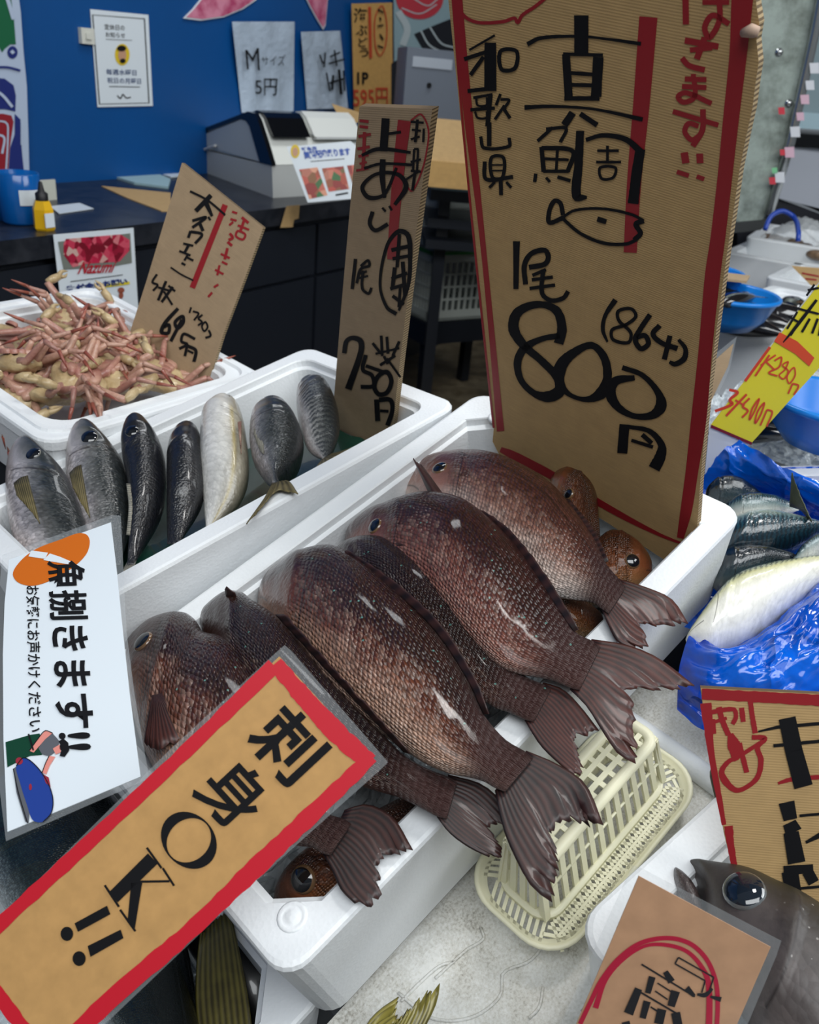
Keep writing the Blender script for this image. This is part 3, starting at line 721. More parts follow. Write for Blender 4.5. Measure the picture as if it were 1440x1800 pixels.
fin(r, AJ, [((122, 832), .03), ((132, 822), .033), ((143, 817), .034)], [((128, 856), .028), ((142, 884), .024), ((158, 910), .018)], OLIVE_FIN, 'pectoral_fin', n=12, jag=.03)
fin(r, AJ, [((222, 850), .012), ((226, 890), .004), ((222, 940), -.004)], [((229, 850), .01), ((233, 890), .002), ((229, 940), -.006)], GREY_FIN, 'dorsal_fin', n=20)
r = aji('blackish horse mackerel seen from its back, third from the left in its box')
aj_body(r, [(240, 731), (256, 741), (275, 766), (287, 795), (290, 830), (287, 870), (275, 910), (258, 950), (240, 985)],
        [(236, 733), (222, 752), (215, 782), (218, 815), (226, 850), (231, 890), (230, 930), (226, 970), (224, 988)], HA, .03, AJ_BACK, -34, (232, 757), .008)
tail(r, AJ, (240, 984), (224, 988), [(236, 1000)], [(238, 1010), (230, 1002), (216, 1006)], [(218, 998)], -.045, -.045, GREY_FIN, n=12, seed=2)
r = aji('small blackish horse mackerel tucked against the white bellied one')
aj_body(r, [(330, 752), (346, 754), (356, 780), (360, 820), (358, 860), (345, 900), (318, 952)],
        [(322, 757), (305, 772), (297, 800), (295, 830), (295, 870), (294, 910), (294, 950)], [.01, .0, -.01, -.02, -.035, -.045], .028, AJ_BACK, -42)
r = aji('white bellied horse mackerel turned over with its silver belly up')
aj_body(r, [(396, 703), (416, 710), (427, 735), (433, 771), (437, 813), (433, 849), (419, 882), (396, 908), (374, 928)],
        [(386, 704), (372, 716), (358, 735), (354, 771), (354, 813), (356, 845), (358, 875), (360, 905), (362, 930)], [.022, .012, .004, -.008, -.02, -.032, -.042, -.046], .032, AJ_BELLY, 62, gillu=.17)
fin(r, AJ, [((418, 742), .026), ((424, 740), .022)], [((422, 780), .016), ((424, 798), .012)], fin_mat('reddish_fin', srgb(120, 80, 70), srgb(170, 140, 120)), 'pectoral_fin', n=6, jag=.02)
r = aji('plump horse mackerel with its forked yellow tail over the box edge')
bvq = aj_body(r, [(484, 706), (502, 713), (519, 735), (530, 760), (533, 777), (527, 804), (513, 827), (494, 843), (492, 850)],
        [(478, 706), (458, 721), (444, 741), (440, 777), (444, 807), (456, 828), (468, 840), (476, 846), (480, 852)], [.012, .004, -.004, -.012, -.018, -.02, -.014, -.004], .034, AJ_SIDE, -6, gillu=.22)
tail(r, AJ, (494, 846), (478, 850), [(508, 846)], [(524, 868), (508, 866), (490, 862), (470, 880), (452, 902), (433, 921)], [(466, 874)], -.002, .006, OLIVE_FIN, n=30, seed=4)
fin(r, AJ, [((452, 734), .016), ((462, 730), .018)], [((446, 760), .012), ((456, 790), .006), ((464, 800), .004)], GREY_FIN, 'pectoral_fin', n=8, jag=.03)
r = aji('barred horse mackerel with a red bruise beside the tall cardboard price sign')
aj_body(r, [(548, 671), (560, 673), (576, 680), (589, 704), (596, 732), (595, 760), (588, 785), (578, 803)],
        [(536, 671), (524, 690), (522, 710), (524, 735), (530, 760), (538, 782), (550, 796), (566, 806)], [.005, -.004, -.01, -.016, -.02, -.024, -.022], .032, AJ_BAR, -6, gillu=.2)
tail(r, AJ, (582, 798), (566, 808), [(606, 792)], [(639, 779), (612, 792), (592, 802), (576, 814), (560, 824), (551, 830)], [(558, 818)], -.018, -.002, OLIVE_FIN, n=24, seed=6)
m = MB(); m.grid([[(.06 + .39 * i / 12, .035 + .21 * j / 10, -.078 + .006 * math.sin(i * 1.3 + j) ** 2) for j in range(11)] for i in range(13)])
gl = m.build('green_liner', plain('dark_green_plastic', srgb(10, 66, 52), .22, Coat_Weight=.5), None, smooth=True); gl.matrix_world = AJ.mat()
tag(gl, 'dark green plastic liner under the horse mackerel', 'liner sheet')

# ---- snow crabs
def crab_mat(name, a, b):
    t = NT(name); n = t.noise(t.coord('Object'), 42, 5, .65); n2 = t.noise(t.coord('Object'), 14, 2)
    t.l(t.ramp(t.math('ADD', t.math('MULTIPLY', n, .6), t.math('MULTIPLY', n2, .4)), [(.36, a), (.64, b)]), t.b.inputs['Base Color'])
    t.bump(t.voro(t.coord('Object'), 260)['Distance'], .4, .001); t.set(Roughness=.42, Coat_Weight=.25); return t.m
C_CREAM = crab_mat('crab_cream', srgb(150, 122, 82), srgb(204, 182, 140))
C_PINK = crab_mat('crab_pink', srgb(150, 92, 84), srgb(196, 156, 134))
C_LEG = crab_mat('crab_leg', srgb(136, 84, 78), srgb(186, 146, 126))
C_TIP = crab_mat('crab_tip', srgb(126, 54, 44), srgb(156, 90, 72))
def crab_meshes(seed):
    rg = random.Random(seed); out = []
    m = MB()                                                    # shell, belly up
    G = []
    for i in range(13):
        th = math.pi * i / 12; row = []
        for j in range(24):
            ph = 2 * math.pi * j / 24
            rx = .033 * (1 + .16 * math.cos(ph) ) ; ry = .037
            row.append((rx * math.sin(th) * math.cos(ph) + .001 * rg.uniform(-1, 1), ry * math.sin(th) * math.sin(ph) * (1 - .22 * math.cos(ph)) + .002 * rg.uniform(-1, 1), .013 * math.cos(th) + .0022 * math.cos(ph * 6) * math.sin(th) + .0018 * rg.uniform(-1, 1)))
        G.append(row)
    m.grid(G, None, 0, wrap=True); out.append(('shell', m, C_CREAM))
    m = MB()                                                    # tail flap with its segments
    for k in range(5):
        w = .019 - .0025 * k; x = .018 - k * .0085
        m.lathe([(w, -.002), (w, .002), (w * .86, .0038), (0, .0042)], 16, (x, 0, .0125 + .0006 * k), 0, (A3(.5, 0, 0), A3(0, 1, 0), A3(0, 0, 1)))
    out.append(('abdomen', m, C_PINK))
    for s in (-1, 1):
        for k in range(4):
            a = math.radians(62 - k * 38 + rg.uniform(-8, 8)); d = A3(math.cos(a) * .6 - .2, s * abs(math.sin(a) * .5 + .85), 0); d = unit(d)
            base = A3(.018 - k * .012, s * .024, .003); el = rg.uniform(.1, .9); bend = rg.uniform(-.9, .2)
            p1 = base + d * .010; p2 = p1 + (d * math.cos(el) + A3(0, 0, math.sin(el))) * .034
            e2 = el + bend - .5; side = A3(rg.uniform(-.4, .4), 0, 0); d2 = unit(d + side)
            p3 = p2 + (d2 * math.cos(e2) + A3(0, 0, math.sin(e2))) * .024; e3 = e2 - rg.uniform(-.2, .8)
            p4 = p3 + (d2 * math.cos(e3) + A3(0, 0, math.sin(e3))) * .024
            m = MB(); m.tube([base, p1, p1 + (p2 - p1) * .2, p1 + (p2 - p1) * .8, p2], [.0052, .0046, .0048, .0040, .0032], 8)
            m.tube([p2, p2 + (p3 - p2) * .15, p3], [.0029, .0034, .0021], 8, 1); m.tube([p3, p3 + (p4 - p3) * .5, p4], [.0025, .0019, .0005], 7, 2)
            out.append(('leg', m, [C_PINK, C_LEG, C_TIP]))
        base = A3(.026, s * .014, .003); p1 = base + A3(.012, s * .012, .004); p2 = p1 + A3(.004 + .01 * rg.random(), s * .022, .012); p3 = p2 + A3(.012, -s * .016, .006)
        m = MB(); m.tube([base, p1, p2], [.005, .0052, .0045], 8); m.tube([p2, (p2 + p3) / 2, p3], [.004, .0062, .0052], 8, 1)
        q = p3 + A3(.012, -s * .012, .002)
        m.tube(cr([p3 + A3(0, s * .002, 0), p3 + A3(.008, -s * .003, .002), q], 6), [.0036, .0034, .003, .0024, .0016, .0005], 7, 1)
        m.tube(cr([p3 - A3(0, s * .003, 0), p3 + A3(.004, -s * .009, -.001), q - A3(.002, 0, .002)], 6), [.003, .0028, .0024, .0019, .0012, .0005], 7, 1)
        out.append(('claw', m, [C_PINK, C_CREAM]))
    return out
protos = []
for sd in (1, 2, 3):
    protos.append([(nm, mb.build(nm, mt, None, smooth=True)) for nm, mb, mt in crab_meshes(sd)])
GC = 'snow crabs in the foam box'
CR_SPOTS = [
    ((18, 598), -.02, 20, (60, 0), 'snow crab whose thin red legs point straight up at the back left of the heap'),
    ((78, 592), -.01, 100, (58, 10), 'snow crab with spread red legs against the back wall, second from the back left'),
    ((136, 578), -.01, 60, (-30, 24), 'snow crab with bent brown legs raised at the middle of the back wall'),
    ((186, 584), -.008, 140, (-14, 30), 'cream bellied snow crab at the back right beside the raised bent legs'),
    ((216, 578), -.012, 200, (30, 10), 'snow crab at the back right corner touching the edge of the cardboard sign'),
    ((30, 640), .022, 10, (14, -20), 'snow crab with thick pink legs lying down the left side of the heap'),
    ((92, 632), .02, 250, (10, 12), 'pinkish snow crab lying on its back in the left middle of the heap'),
    ((158, 624), .024, 75, (-12, 10), 'snow crab with a ribbed pink belly flap in the centre of the heap'),
    ((218, 618), .012, 160, (12, -10), 'snow crab with a white tipped claw just left of the cardboard sign foot'),
    ((34, 686), .0, 300, (6, 24), 'snow crab pressed into the front left corner of the crab box'),
    ((104, 690), .002, 190, (-10, 12), 'yellowish snow crab belly up at the front rim, second from the left corner'),
    ((132, 668), .022, 330, (16, 8), 'deep red legged snow crab between the centre crab and the front rim'),
    ((182, 672), .004, 20, (-16, -10), 'snow crab with a long curved pale claw at the middle of the front rim'),
    ((244, 662), -.006, 110, (8, -14), 'snow crab with two dark slits on its belly at the right of the heap'),
    ((280, 664), -.012, 45, (-8, 10), 'snow crab farthest right, its leg reaching over the foot of the cardboard sign'),
]
for k, (p, h, yaw, tl, lab) in enumerate(CR_SPOTS):
    h -= .015
    c = CRB.px(p, h); R_ = Matrix.Rotation(math.radians(yaw), 4, 'Z') @ Matrix.Rotation(math.radians(tl[0]), 4, 'Y') @ Matrix.Rotation(math.radians(tl[1]), 4, 'X') @ Matrix.Scale(1.05, 4)
    t_ = bpy.data.objects.new('snow_crab', None); col.objects.link(t_); t_.empty_display_size = .03
    t_.matrix_world = CRB.mat() @ Matrix.Translation(Vector(c)) @ R_
    tag(t_, lab, 'crab', GC)
    for nm, src in protos[k % 3]:
        o = src.copy(); col.objects.link(o); o.parent = t_
for pr_ in protos:
    for nm, src in pr_: bpy.data.objects.remove(src)

# ---- mackerel in the blue lined box
MK_SKIN = fish_mat('mackerel_skin', [(.0, srgb(214, 212, 206)), (.3, srgb(196, 198, 192)), (.48, srgb(110, 130, 132)), (.62, srgb(30, 62, 74)), (1, srgb(14, 34, 46))], scale=(70, 24), rand=.9, amp=.25, edge=.15, bump=.3, rough=.22, blotch=.12, gill=.2, coat=.6, bars=(9, .46, .6, (.006, .012, .018, 1), .8))
MK_BELLY = fish_mat('mackerel_belly', [(.0, srgb(226, 226, 224)), (.38, srgb(222, 220, 208)), (.52, srgb(196, 194, 150)), (.66, srgb(88, 110, 100)), (1, srgb(30, 60, 66))], scale=(50, 14), rand=.9, amp=.14, edge=.14, bump=.25, rough=.25, blotch=.12, gill=.12, coat=.5, bars=(12, .5, .6, (.02, .03, .03, 1), .7))
MK_DARK = fish_mat('mackerel_back', [(.0, srgb(120, 124, 122)), (.3, srgb(46, 60, 66)), (.5, srgb(14, 28, 36)), (1, srgb(8, 18, 26))], scale=(70, 24), rand=.9, amp=.3, edge=.15, bump=.3, rough=.2, blotch=.12, gill=.2, coat=.6, bars=(9, .3, .5, (.003, .006, .01, 1), .7))
MK_FIN = fin_mat('mackerel_fin', srgb(28, 36, 30), srgb(70, 78, 52))
def mack(label, D, V, h, T, mat, roll):
    r = empty('mackerel', SN, label, 'fish', 'mackerel in the blue lined box'); body(r, SN, D, V, h, T, mat, roll=roll, M=60, K=32); return r
mack('white bellied mackerel nearest the front edge of the blue bag', [(1205, 1120), (1225, 1095), (1255, 1058), (1285, 1028), (1313, 1014), (1351, 1004), (1393, 996), (1439, 988), (1500, 984), (1530, 986)],
     [(1206, 1128), (1222, 1142), (1245, 1144), (1270, 1137), (1297, 1129), (1332, 1111), (1369, 1083), (1407, 1055), (1470, 1012), (1524, 992)], -.075, .034, MK_BELLY, 20)
r = mack('blue green mackerel with a cream belly stripe in the middle of the blue bag', [(1262, 968), (1275, 976), (1295, 977), (1337, 976), (1383, 967), (1418, 953), (1445, 940), (1480, 930)],
     [(1262, 940), (1280, 924), (1302, 917), (1337, 912), (1383, 919), (1414, 925), (1445, 926), (1480, 924)], -.075, .03, MK_SKIN, -16)
mack('blackish barred mackerel squeezed behind the white bellied one', [(1240, 990), (1265, 976), (1292, 974), (1337, 977), (1383, 987), (1420, 998), (1460, 1000)],
     [(1240, 1010), (1262, 1030), (1283, 1032), (1325, 1022), (1360, 1012), (1410, 1008), (1460, 1006)], -.08, .028, MK_DARK, -20)
r = mack('blue grey mackerel with its tail standing up against the far side of the bag', [(1270, 892), (1302, 886), (1337, 884), (1365, 884), (1388, 886), (1404, 890)],
     [(1270, 915), (1302, 922), (1337, 920), (1362, 912), (1380, 904), (1400, 898)], -.07, .026, MK_SKIN, -22)
fin(r, SN, [((1388, 890), -.06), ((1408, 896), -.06)], [((1392, 828), -.01), ((1402, 858), -.03), ((1428, 918), -.05)], MK_FIN, 'tail_fin', n=16, jag=.04)
mack('dark mackerel half hidden behind the corner of the sea bream box', [(1240, 862), (1265, 852), (1290, 850), (1318, 856), (1335, 864)], [(1240, 882), (1265, 890), (1290, 888), (1318, 878), (1335, 870)], -.08, .024, MK_DARK, -20)
mack('steel blue mackerel lying farthest right, tail end by the white bellied one', [(1385, 1000), (1405, 975), (1430, 955), (1460, 940), (1490, 930)], [(1388, 1004), (1415, 998), (1440, 985), (1465, 970), (1492, 950)], -.07, .024, MK_SKIN, -10)
def bag_mat(name, c, tr=.35):
    t = NT(name); n = t.noise(t.coord('Object', (1, 1, 1)), 26, 5, .6)
    t.set(Base_Color=c, Roughness=.16, Coat_Weight=.5, Transmission_Weight=tr)
    t.bump(n, .9, .008); return t.m
def blue_bag():
    t = NT('blue_plastic_bag'); v = t.coord('Object'); n = t.noise(v, 15, 2, .5)
    rd = t.math('POWER', t.math('SUBTRACT', 1.0, t.math('MULTIPLY', t.math('ABSOLUTE', t.math('SUBTRACT', n, .5)), 6), True), 3)
    n2 = t.noise(v, 60, 2, .5)
    t.l(t.ramp(t.noise(v, 9, 3), [(.35, srgb(0, 48, 150)), (.65, srgb(0, 92, 206))]), t.b.inputs['Base Color'])
    t.bump(t.math('ADD', rd, t.math('MULTIPLY', n2, .5)), .8, .006); t.set(Roughness=.14, Coat_Weight=.4); return t.m
BLUE_BAG = blue_bag()
def sheet(name, fr, pts, mat, label, cat, n=40, amp=.006, seed=1, parent=None, group=None, smooth=True):
    """a crumpled sheet: pts is a grid of local points"""
    rg = np.random.RandomState(seed); P = np.array(pts, float)
    nu, nv = P.shape[:2]; A = np.array([cr(P[i], n) for i in range(nu)]); B = np.array([cr(A[:, j], n) for j in range(n)])
    N = np.zeros((n, n))
    for k in range(9):
        a, b, c = rg.uniform(-1, 1), rg.uniform(-1, 1), rg.uniform(0, 6.3); f = 1.5 + 1.6 * k
        ii, jj = np.meshgrid(np.linspace(0, 1, n), np.linspace(0, 1, n)); N += np.abs(np.sin((a * ii + b * jj) * f * 3 + c)) / (1 + .4 * k)
    N = (N - N.mean()) * amp
    B[:, :, 2] += N
    m = MB(); m.grid(B.tolist()); o = m.build(name, mat, parent, smooth=smooth)
    if parent is None: o.matrix_world = fr.mat(); tag(o, label, cat, group)
    return o
sx = lambda p, h: SN.px(p, h)
bagroot = empty('plastic_bag', SN, 'crumpled blue plastic bag lining the box of mackerel', 'plastic bag')
sheet('front_fold', SN, [[sx((1190, 1250), -.10), sx((1195, 1170), -.075), sx((1216, 1112), -.062), sx((1236, 1122), -.085)],
                         [sx((1240, 1290), -.10), sx((1250, 1190), -.06), sx((1262, 1148), -.05), sx((1268, 1140), -.085)],
                         [sx((1310, 1290), -.10), sx((1310, 1190), -.055), sx((1305, 1150), -.045), sx((1310, 1125), -.085)],
                         [sx((1380, 1280), -.10), sx((1375, 1180), -.055), sx((1370, 1110), -.05), sx((1365, 1085), -.085)],
                         [sx((1480, 1240), -.10), sx((1460, 1140), -.05), sx((1450, 1050), -.045), sx((1440, 1015), -.085)]], BLUE_BAG, '', '', 60, .006, 3, bagroot)
sheet('far_fold', SN, [[sx((1225, 860), -.11), sx((1262, 800), -.06), sx((1300, 775), -.05)],
                       [sx((1290, 880), -.12), sx((1318, 815), -.06), sx((1330, 795), -.05)],
                       [sx((1360, 900), -.12), sx((1375, 840), -.06), sx((1385, 822), -.05)],
                       [sx((1440, 930), -.12), sx((1450, 870), -.06), sx((1460, 850), -.05)],
                       [sx((1500, 960), -.12), sx((1510, 900), -.06), sx((1520, 880), -.05)]], BLUE_BAG, '', '', 50, .005, 5, bagroot)
sheet('inner_sheet', MK, [[(x_, y_, (.004 if i in (0, 4) or j in (0, 4) else -.03)) for j, y_ in enumerate((.006, .05, .18, .32, .364))] for i, x_ in enumerate((.006, .05, .2, .37, .414))], BLUE_BAG, '', '', 40, .003, 12, bagroot)
bpy.data.objects['inner_sheet'].data.transform(SN.mat().inverted() @ MK.mat())
sheet('bag_floor', SN, [[sx((1190, 1100), -.11), sx((1200, 960), -.12), sx((1230, 840), -.12)], [sx((1330, 1130), -.11), sx((1330, 1000), -.12), sx((1330, 860), -.12)], [sx((1520, 1060), -.11), sx((1520, 980), -.12), sx((1520, 900), -.12)]], BLUE_BAG, '', '', 30, .003, 6, bagroot)

# ---- the big grey fish at the front right
GF_SKIN = fish_mat('grey_fish_skin', [(.0, srgb(120, 112, 110)), (.3, srgb(82, 74, 72)), (.55, srgb(64, 57, 55)), (.72, srgb(48, 43, 38)), (.86, srgb(44, 40, 22)), (1, srgb(24, 21, 20))], scale=(40, 26), rand=1.0, amp=.3, edge=.15, bump=.35, rough=.48, blotch=.5, gill=.30, coat=.0, mott=.5, spots=(srgb(150, 146, 142), 120, .10))
r = empty('big_eyed_fish', FB, 'big dark grey fish with a huge glassy eye and open mouth', 'fish')
GD = [(1201, 1522), (1214, 1521), (1234, 1525), (1276, 1532), (1318, 1541), (1359, 1560), (1401, 1579), (1440, 1602), (1500, 1640), (1570, 1700), (1700, 1830), (1830, 1960), (1930, 2060)]
GV = [(1202, 1527), (1222, 1548), (1236, 1596), (1242, 1650), (1262, 1700), (1292, 1750), (1322, 1800), (1352, 1850), (1410, 1910), (1500, 1975), (1640, 2050), (1770, 2090), (1880, 2110)]
_, bv = body(r, FB, GD, GV, [-.015, -.01, -.005, 0, .0, .0], .048, GF_SKIN, roll=-6, gillu=.30, gilld=.004)
tail(r, FB, (1930, 2058), (1880, 2112), [(2000, 2080)], [(2060, 2120), (2000, 2130), (1960, 2150), (1960, 2200), (1950, 2250)], [(1900, 2180)], 0, 0, GREY_FIN, n=20, seed=15)
c, n_ = hit(FB, bv, (1308, 1564))
RING = plain('silver_ring', srgb(120, 124, 126), .15, Metallic=.5, Coat_Weight=1.0)
eye(r, FB, c, n_, .0145, RING, flat=.45, pupil=.62, pup=plain('blue_black_pupil', srgb(20, 28, 38), .04, Coat_Weight=1.0))
JAW = fish_mat('grey_fish_jaw', [(0, srgb(110, 96, 94)), (1, srgb(62, 52, 52))], scale=(40, 40), bump=.3, rough=.3, gill=-.3, coat=.4)
body(r, FB, [(1180, 1531), (1190, 1532), (1212, 1550), (1228, 1574), (1240, 1610)], [(1179, 1538), (1184, 1562), (1198, 1586), (1214, 1602), (1236, 1622)], [-.014, -.008, -.004, 0], .016, JAW, roll=0, gillu=2, name='lower_jaw', M=40, K=24)
ice_bed(FB, .04, .04, .46, .30, -.062, .02, 'grey crushed ice around the big eyed fish', 50, 4)
m = MB(); pk = cr([FB.px((1258, 1348), .0), FB.px((1262, 1370), .0), FB.px((1272, 1410), -.005), FB.px((1284, 1470), -.03)], 14); m.tube(pk, [.003, .0052] + [.0058] * 12, 12)
hk = m.build('rubber_handle', plain('black_rubber', srgb(38, 40, 42), .35), None, smooth=True); hk.matrix_world = FB.mat(); tag(hk, 'blackish rounded handle poking up beside the red edged cardboard sign', 'handle')

# ---- yellowtail in the low front-left box
YT = fish_mat('yellowtail_skin', [(.0, srgb(170, 176, 178)), (.25, srgb(128, 140, 144)), (.42, srgb(34, 48, 46)), (.7, srgb(16, 26, 26)), (1, srgb(10, 16, 18))], scale=(220, 90), bump=.5, rough=.25, blotch=.2, gill=.16, coat=.6)
YT_OLIVE = fin_mat('yellowtail_fin', srgb(54, 48, 18), srgb(104, 96, 44), .3, nr=9)
YT_OLIVE2 = fin_mat('yellowtail_tail_fin', srgb(72, 66, 20), srgb(140, 130, 60), .3, nr=14)
GY = 'yellowtail in the low front box'
r = empty('yellowtail', LB, 'dark wet yellowtail under the white paper sign and the red edged sign', 'fish', GY)
body(r, LB, [(80, 1330), (150, 1350), (220, 1420), (270, 1500), (310, 1600), (335, 1700), (350, 1800), (360, 1900), (366, 2020), (368, 2140)], [(-40, 1360), (-40, 1430), (-30, 1520), (10, 1600), (70, 1680), (140, 1760), (200, 1830), (255, 1910), (305, 2030), (335, 2140)], [.01, .0, -.01, -.02, -.02, .0, .02], .045, YT, roll=-16, M=70, K=36)
r = empty('yellowtail', LB, 'yellowtail whose olive tail stands against the corner of the front box', 'fish', GY)
body(r, LB, [(380, 2250), (330, 2150), (318, 2050), (330, 1960), (345, 1900), (355, 1850)], [(400, 2250), (470, 2150), (490, 2050), (476, 1960), (460, 1900), (445, 1850)], [-.06, -.06, -.04, -.02], .03, YT, roll=0, M=30, K=24)
tail(r, LB, (352, 1850), (446, 1850), [(344, 1760), (346, 1690)], [(352, 1640), (372, 1622), (394, 1604), (402, 1606), (408, 1618)], [(440, 1780), (424, 1690)], -.02, -.004, YT_OLIVE, n=24, seed=3, jag=.012)
r = empty('yellowtail', SN, 'yellowtail showing only its forked olive tail at the bottom of the picture', 'fish', GY)
body(r, SN, [(560, 2220), (540, 2150), (560, 2060), (590, 1980), (620, 1920), (642, 1868)], [(575, 2230), (650, 2170), (690, 2080), (706, 2000), (706, 1930), (700, 1878)], [-.11, -.105, -.10, -.095], .02, YT, roll=0, M=30, K=24)
tail(r, SN, (640, 1870), (700, 1880), [(640, 1812), (662, 1780)], [(701, 1752), (698, 1768), (700, 1790), (716, 1774), (744, 1748), (773, 1728)], [(744, 1810), (768, 1760)], -.095, -.085, YT_OLIVE2, n=30, seed=8, jag=.06)
r = empty('yellowtail', LB, 'blackish yellowtail back deep in the near right corner of the low box', 'fish', GY)
body(r, LB, [(330, 1540), (400, 1580), (460, 1640), (510, 1700), (545, 1760), (560, 1830)], [(290, 1620), (330, 1690), (370, 1750), (400, 1800), (430, 1850), (470, 1900)], [-.07, -.07, -.08], .03, plain('black_wet_skin', srgb(18, 18, 20), .25, Coat_Weight=.6), roll=0, M=30, K=24)
ice_bed(LB, .03, .03, .50, .33, -.11, .014, 'wet dark crushed ice in the low front box', 50, 8)
# ------------------------------------------------------------------ signs
def sgn(p, depth, ncam, xdir):
    """frame of a flat sign through photo point p; ncam: its normal in camera axes (towards the camera), xdir: photo points giving its x axis"""
    n = unit(CAMM @ unit(A3(*ncam))); o = at(p, depth)
    a, b = on_plane(xdir[0], o, n), on_plane(xdir[1], o, n)
    x = unit(b - a); y = np.cross(n, x); return Fr(o, x, y)
def rect_fr(A, B, C, D, L):
    a, b, c, d = [ray(p) for p in (A, B, C, D)]
    l = np.linalg.solve(np.stack([b, -c, d], 1), a); P = [a, b * l[0], c * l[1], d * l[2]]
    s = L / np.linalg.norm(P[1] - P[0]); P = [CAM + p * s for p in P]
    f = Fr(P[0], P[1] - P[0], P[3] - P[0])
    if f.n @ (CAM - f.o) < 0: f = Fr(P[1], P[0] - P[1], P[2] - P[1])
    return f
def slab(root, fr, poly, th, mat, name='board', edge=None, off=0.0):
    """flat board with the outline poly (photo points) lying in the frame's plane, th thick behind it"""
    P = [fr.px(p) + A3(0, 0, off) for p in poly]; n = len(P)
    m = MB(); f = [m.pt(p) for p in P]; b = [m.pt(p - A3(0, 0, th)) for p in P]
    m.face(f); m.face(b[::-1])
    for i in range(n): m.face([f[i], f[(i + 1) % n], b[(i + 1) % n], b[i]], 1 if edge else 0)
    return m.build(name, [mat, edge] if edge else mat, root, tri=True)
def ink(root, fr, strokes, mat, name, off=.0004, smooth=True, wob=.0):
    if name in ('fine_lettering', 'cloth_print') and len(strokes) > 1:
        for s in strokes: ink(root, fr, [s], mat, name, off, smooth, wob)
        return None
    m = MB(); rg = random.Random(3)
    for k, st in enumerate(strokes):
        pts, w = st[0], st[1]; closed = len(st) > 2 and st[2]
        P = np.array(pts, float); W = np.array(w if isinstance(w, (list, tuple)) else [w] * len(P), float)
        if smooth and len(P) > 2:
            Q = cr(np.c_[P, W] if not closed else np.c_[P, W], 8 * len(P), closed)
        elif closed: Q = np.c_[np.vstack([P, P[:1]]), np.r_[W, W[:1]]]
        else:
            t = np.linspace(0, 1, 6)[:, None]; Q = np.vstack([np.c_[P, W][i] * (1 - t) + np.c_[P, W][i + 1] * t for i in range(len(P) - 1)])
        rows = []
        for i in range(len(Q)):
            d = Q[min(i + 1, len(Q) - 1), :2] - Q[max(i - 1, 0), :2]
            if closed and i in (0, len(Q) - 1): d = Q[1, :2] - Q[-2, :2]
            d = d / (np.linalg.norm(d) + 1e-9); nn = np.array([-d[1], d[0]]); hw = Q[i, 2] / 2 * (1 + wob * rg.uniform(-1, 1))
            o = off + k * 1e-6
            rows.append([fr.px(Q[i, :2] + nn * hw, o), fr.px(Q[i, :2] - nn * hw, o)])
        m.grid(rows)
    return m.build(name, mat, root)
def fills(root, fr, polys, mat, name, off=.0004, smooth=False):
    m = MB()
    for P in polys:
        if smooth: P = cr([np.array(p, float) for p in P], 6 * len(P), True)[:-1]
        m.poly([fr.px(p, off) for p in P])
    return m.build(name, mat, root, tri=True)
def ell(c, rx, ry, n=24, ux=(1, 0), uy=(0, 1)):
    return [(c[0] + rx * math.cos(a) * ux[0] + ry * math.sin(a) * uy[0], c[1] + rx * math.cos(a) * ux[1] + ry * math.sin(a) * uy[1]) for a in [2 * math.pi * i / n for i in range(n)]]
def text(root, fr, s, quad, mat, name='lettering', off=.0004, bold=.0, shear=0):
    """s set between the photo points quad = text's top left, top right, bottom right, bottom left"""
    cu = bpy.data.curves.new('t', 'FONT'); cu.body = s; cu.offset = bold; cu.resolution_u = 3; cu.shear = shear
    t = bpy.data.objects.new('t', cu); col.objects.link(t)
    me = bpy.data.meshes.new_from_object(t.evaluated_get(bpy.context.evaluated_depsgraph_get()))
    bpy.data.objects.remove(t)
    co = np.array([v.co[:2] for v in me.vertices]); lo, hi = co.min(0), co.max(0); uv = (co - lo) / (hi - lo)
    q = [fr.px(p, off) for p in quad]
    for v, (a, b) in zip(me.vertices, uv):
        v.co = Vector((q[3] * (1 - a) + q[2] * a) * (1 - b) + (q[0] * (1 - a) + q[1] * a) * b)
    me.name = name; me.materials.clear(); me.materials.append(mat)
    for p in me.polygons: p.material_index = 0
    o = bpy.data.objects.new(name, me); col.objects.link(o); o.parent = root; return o
def clear_mat(name, alpha, c=(.8, .85, .88, 1), rough=.12):
    t = NT(name); t.set(Base_Color=c, Roughness=rough, Alpha=alpha, Specular_IOR_Level=.6); return t.m
LAM = clear_mat('clear_laminate', .12, (.6, .64, .66, 1), .08)
PAPER = plain('white_paper', srgb(222, 230, 236), .35)
PAPER_B = plain('blueish_paper', srgb(205, 216, 226), .5)
BOARDN = (-.70, .55, -.455)

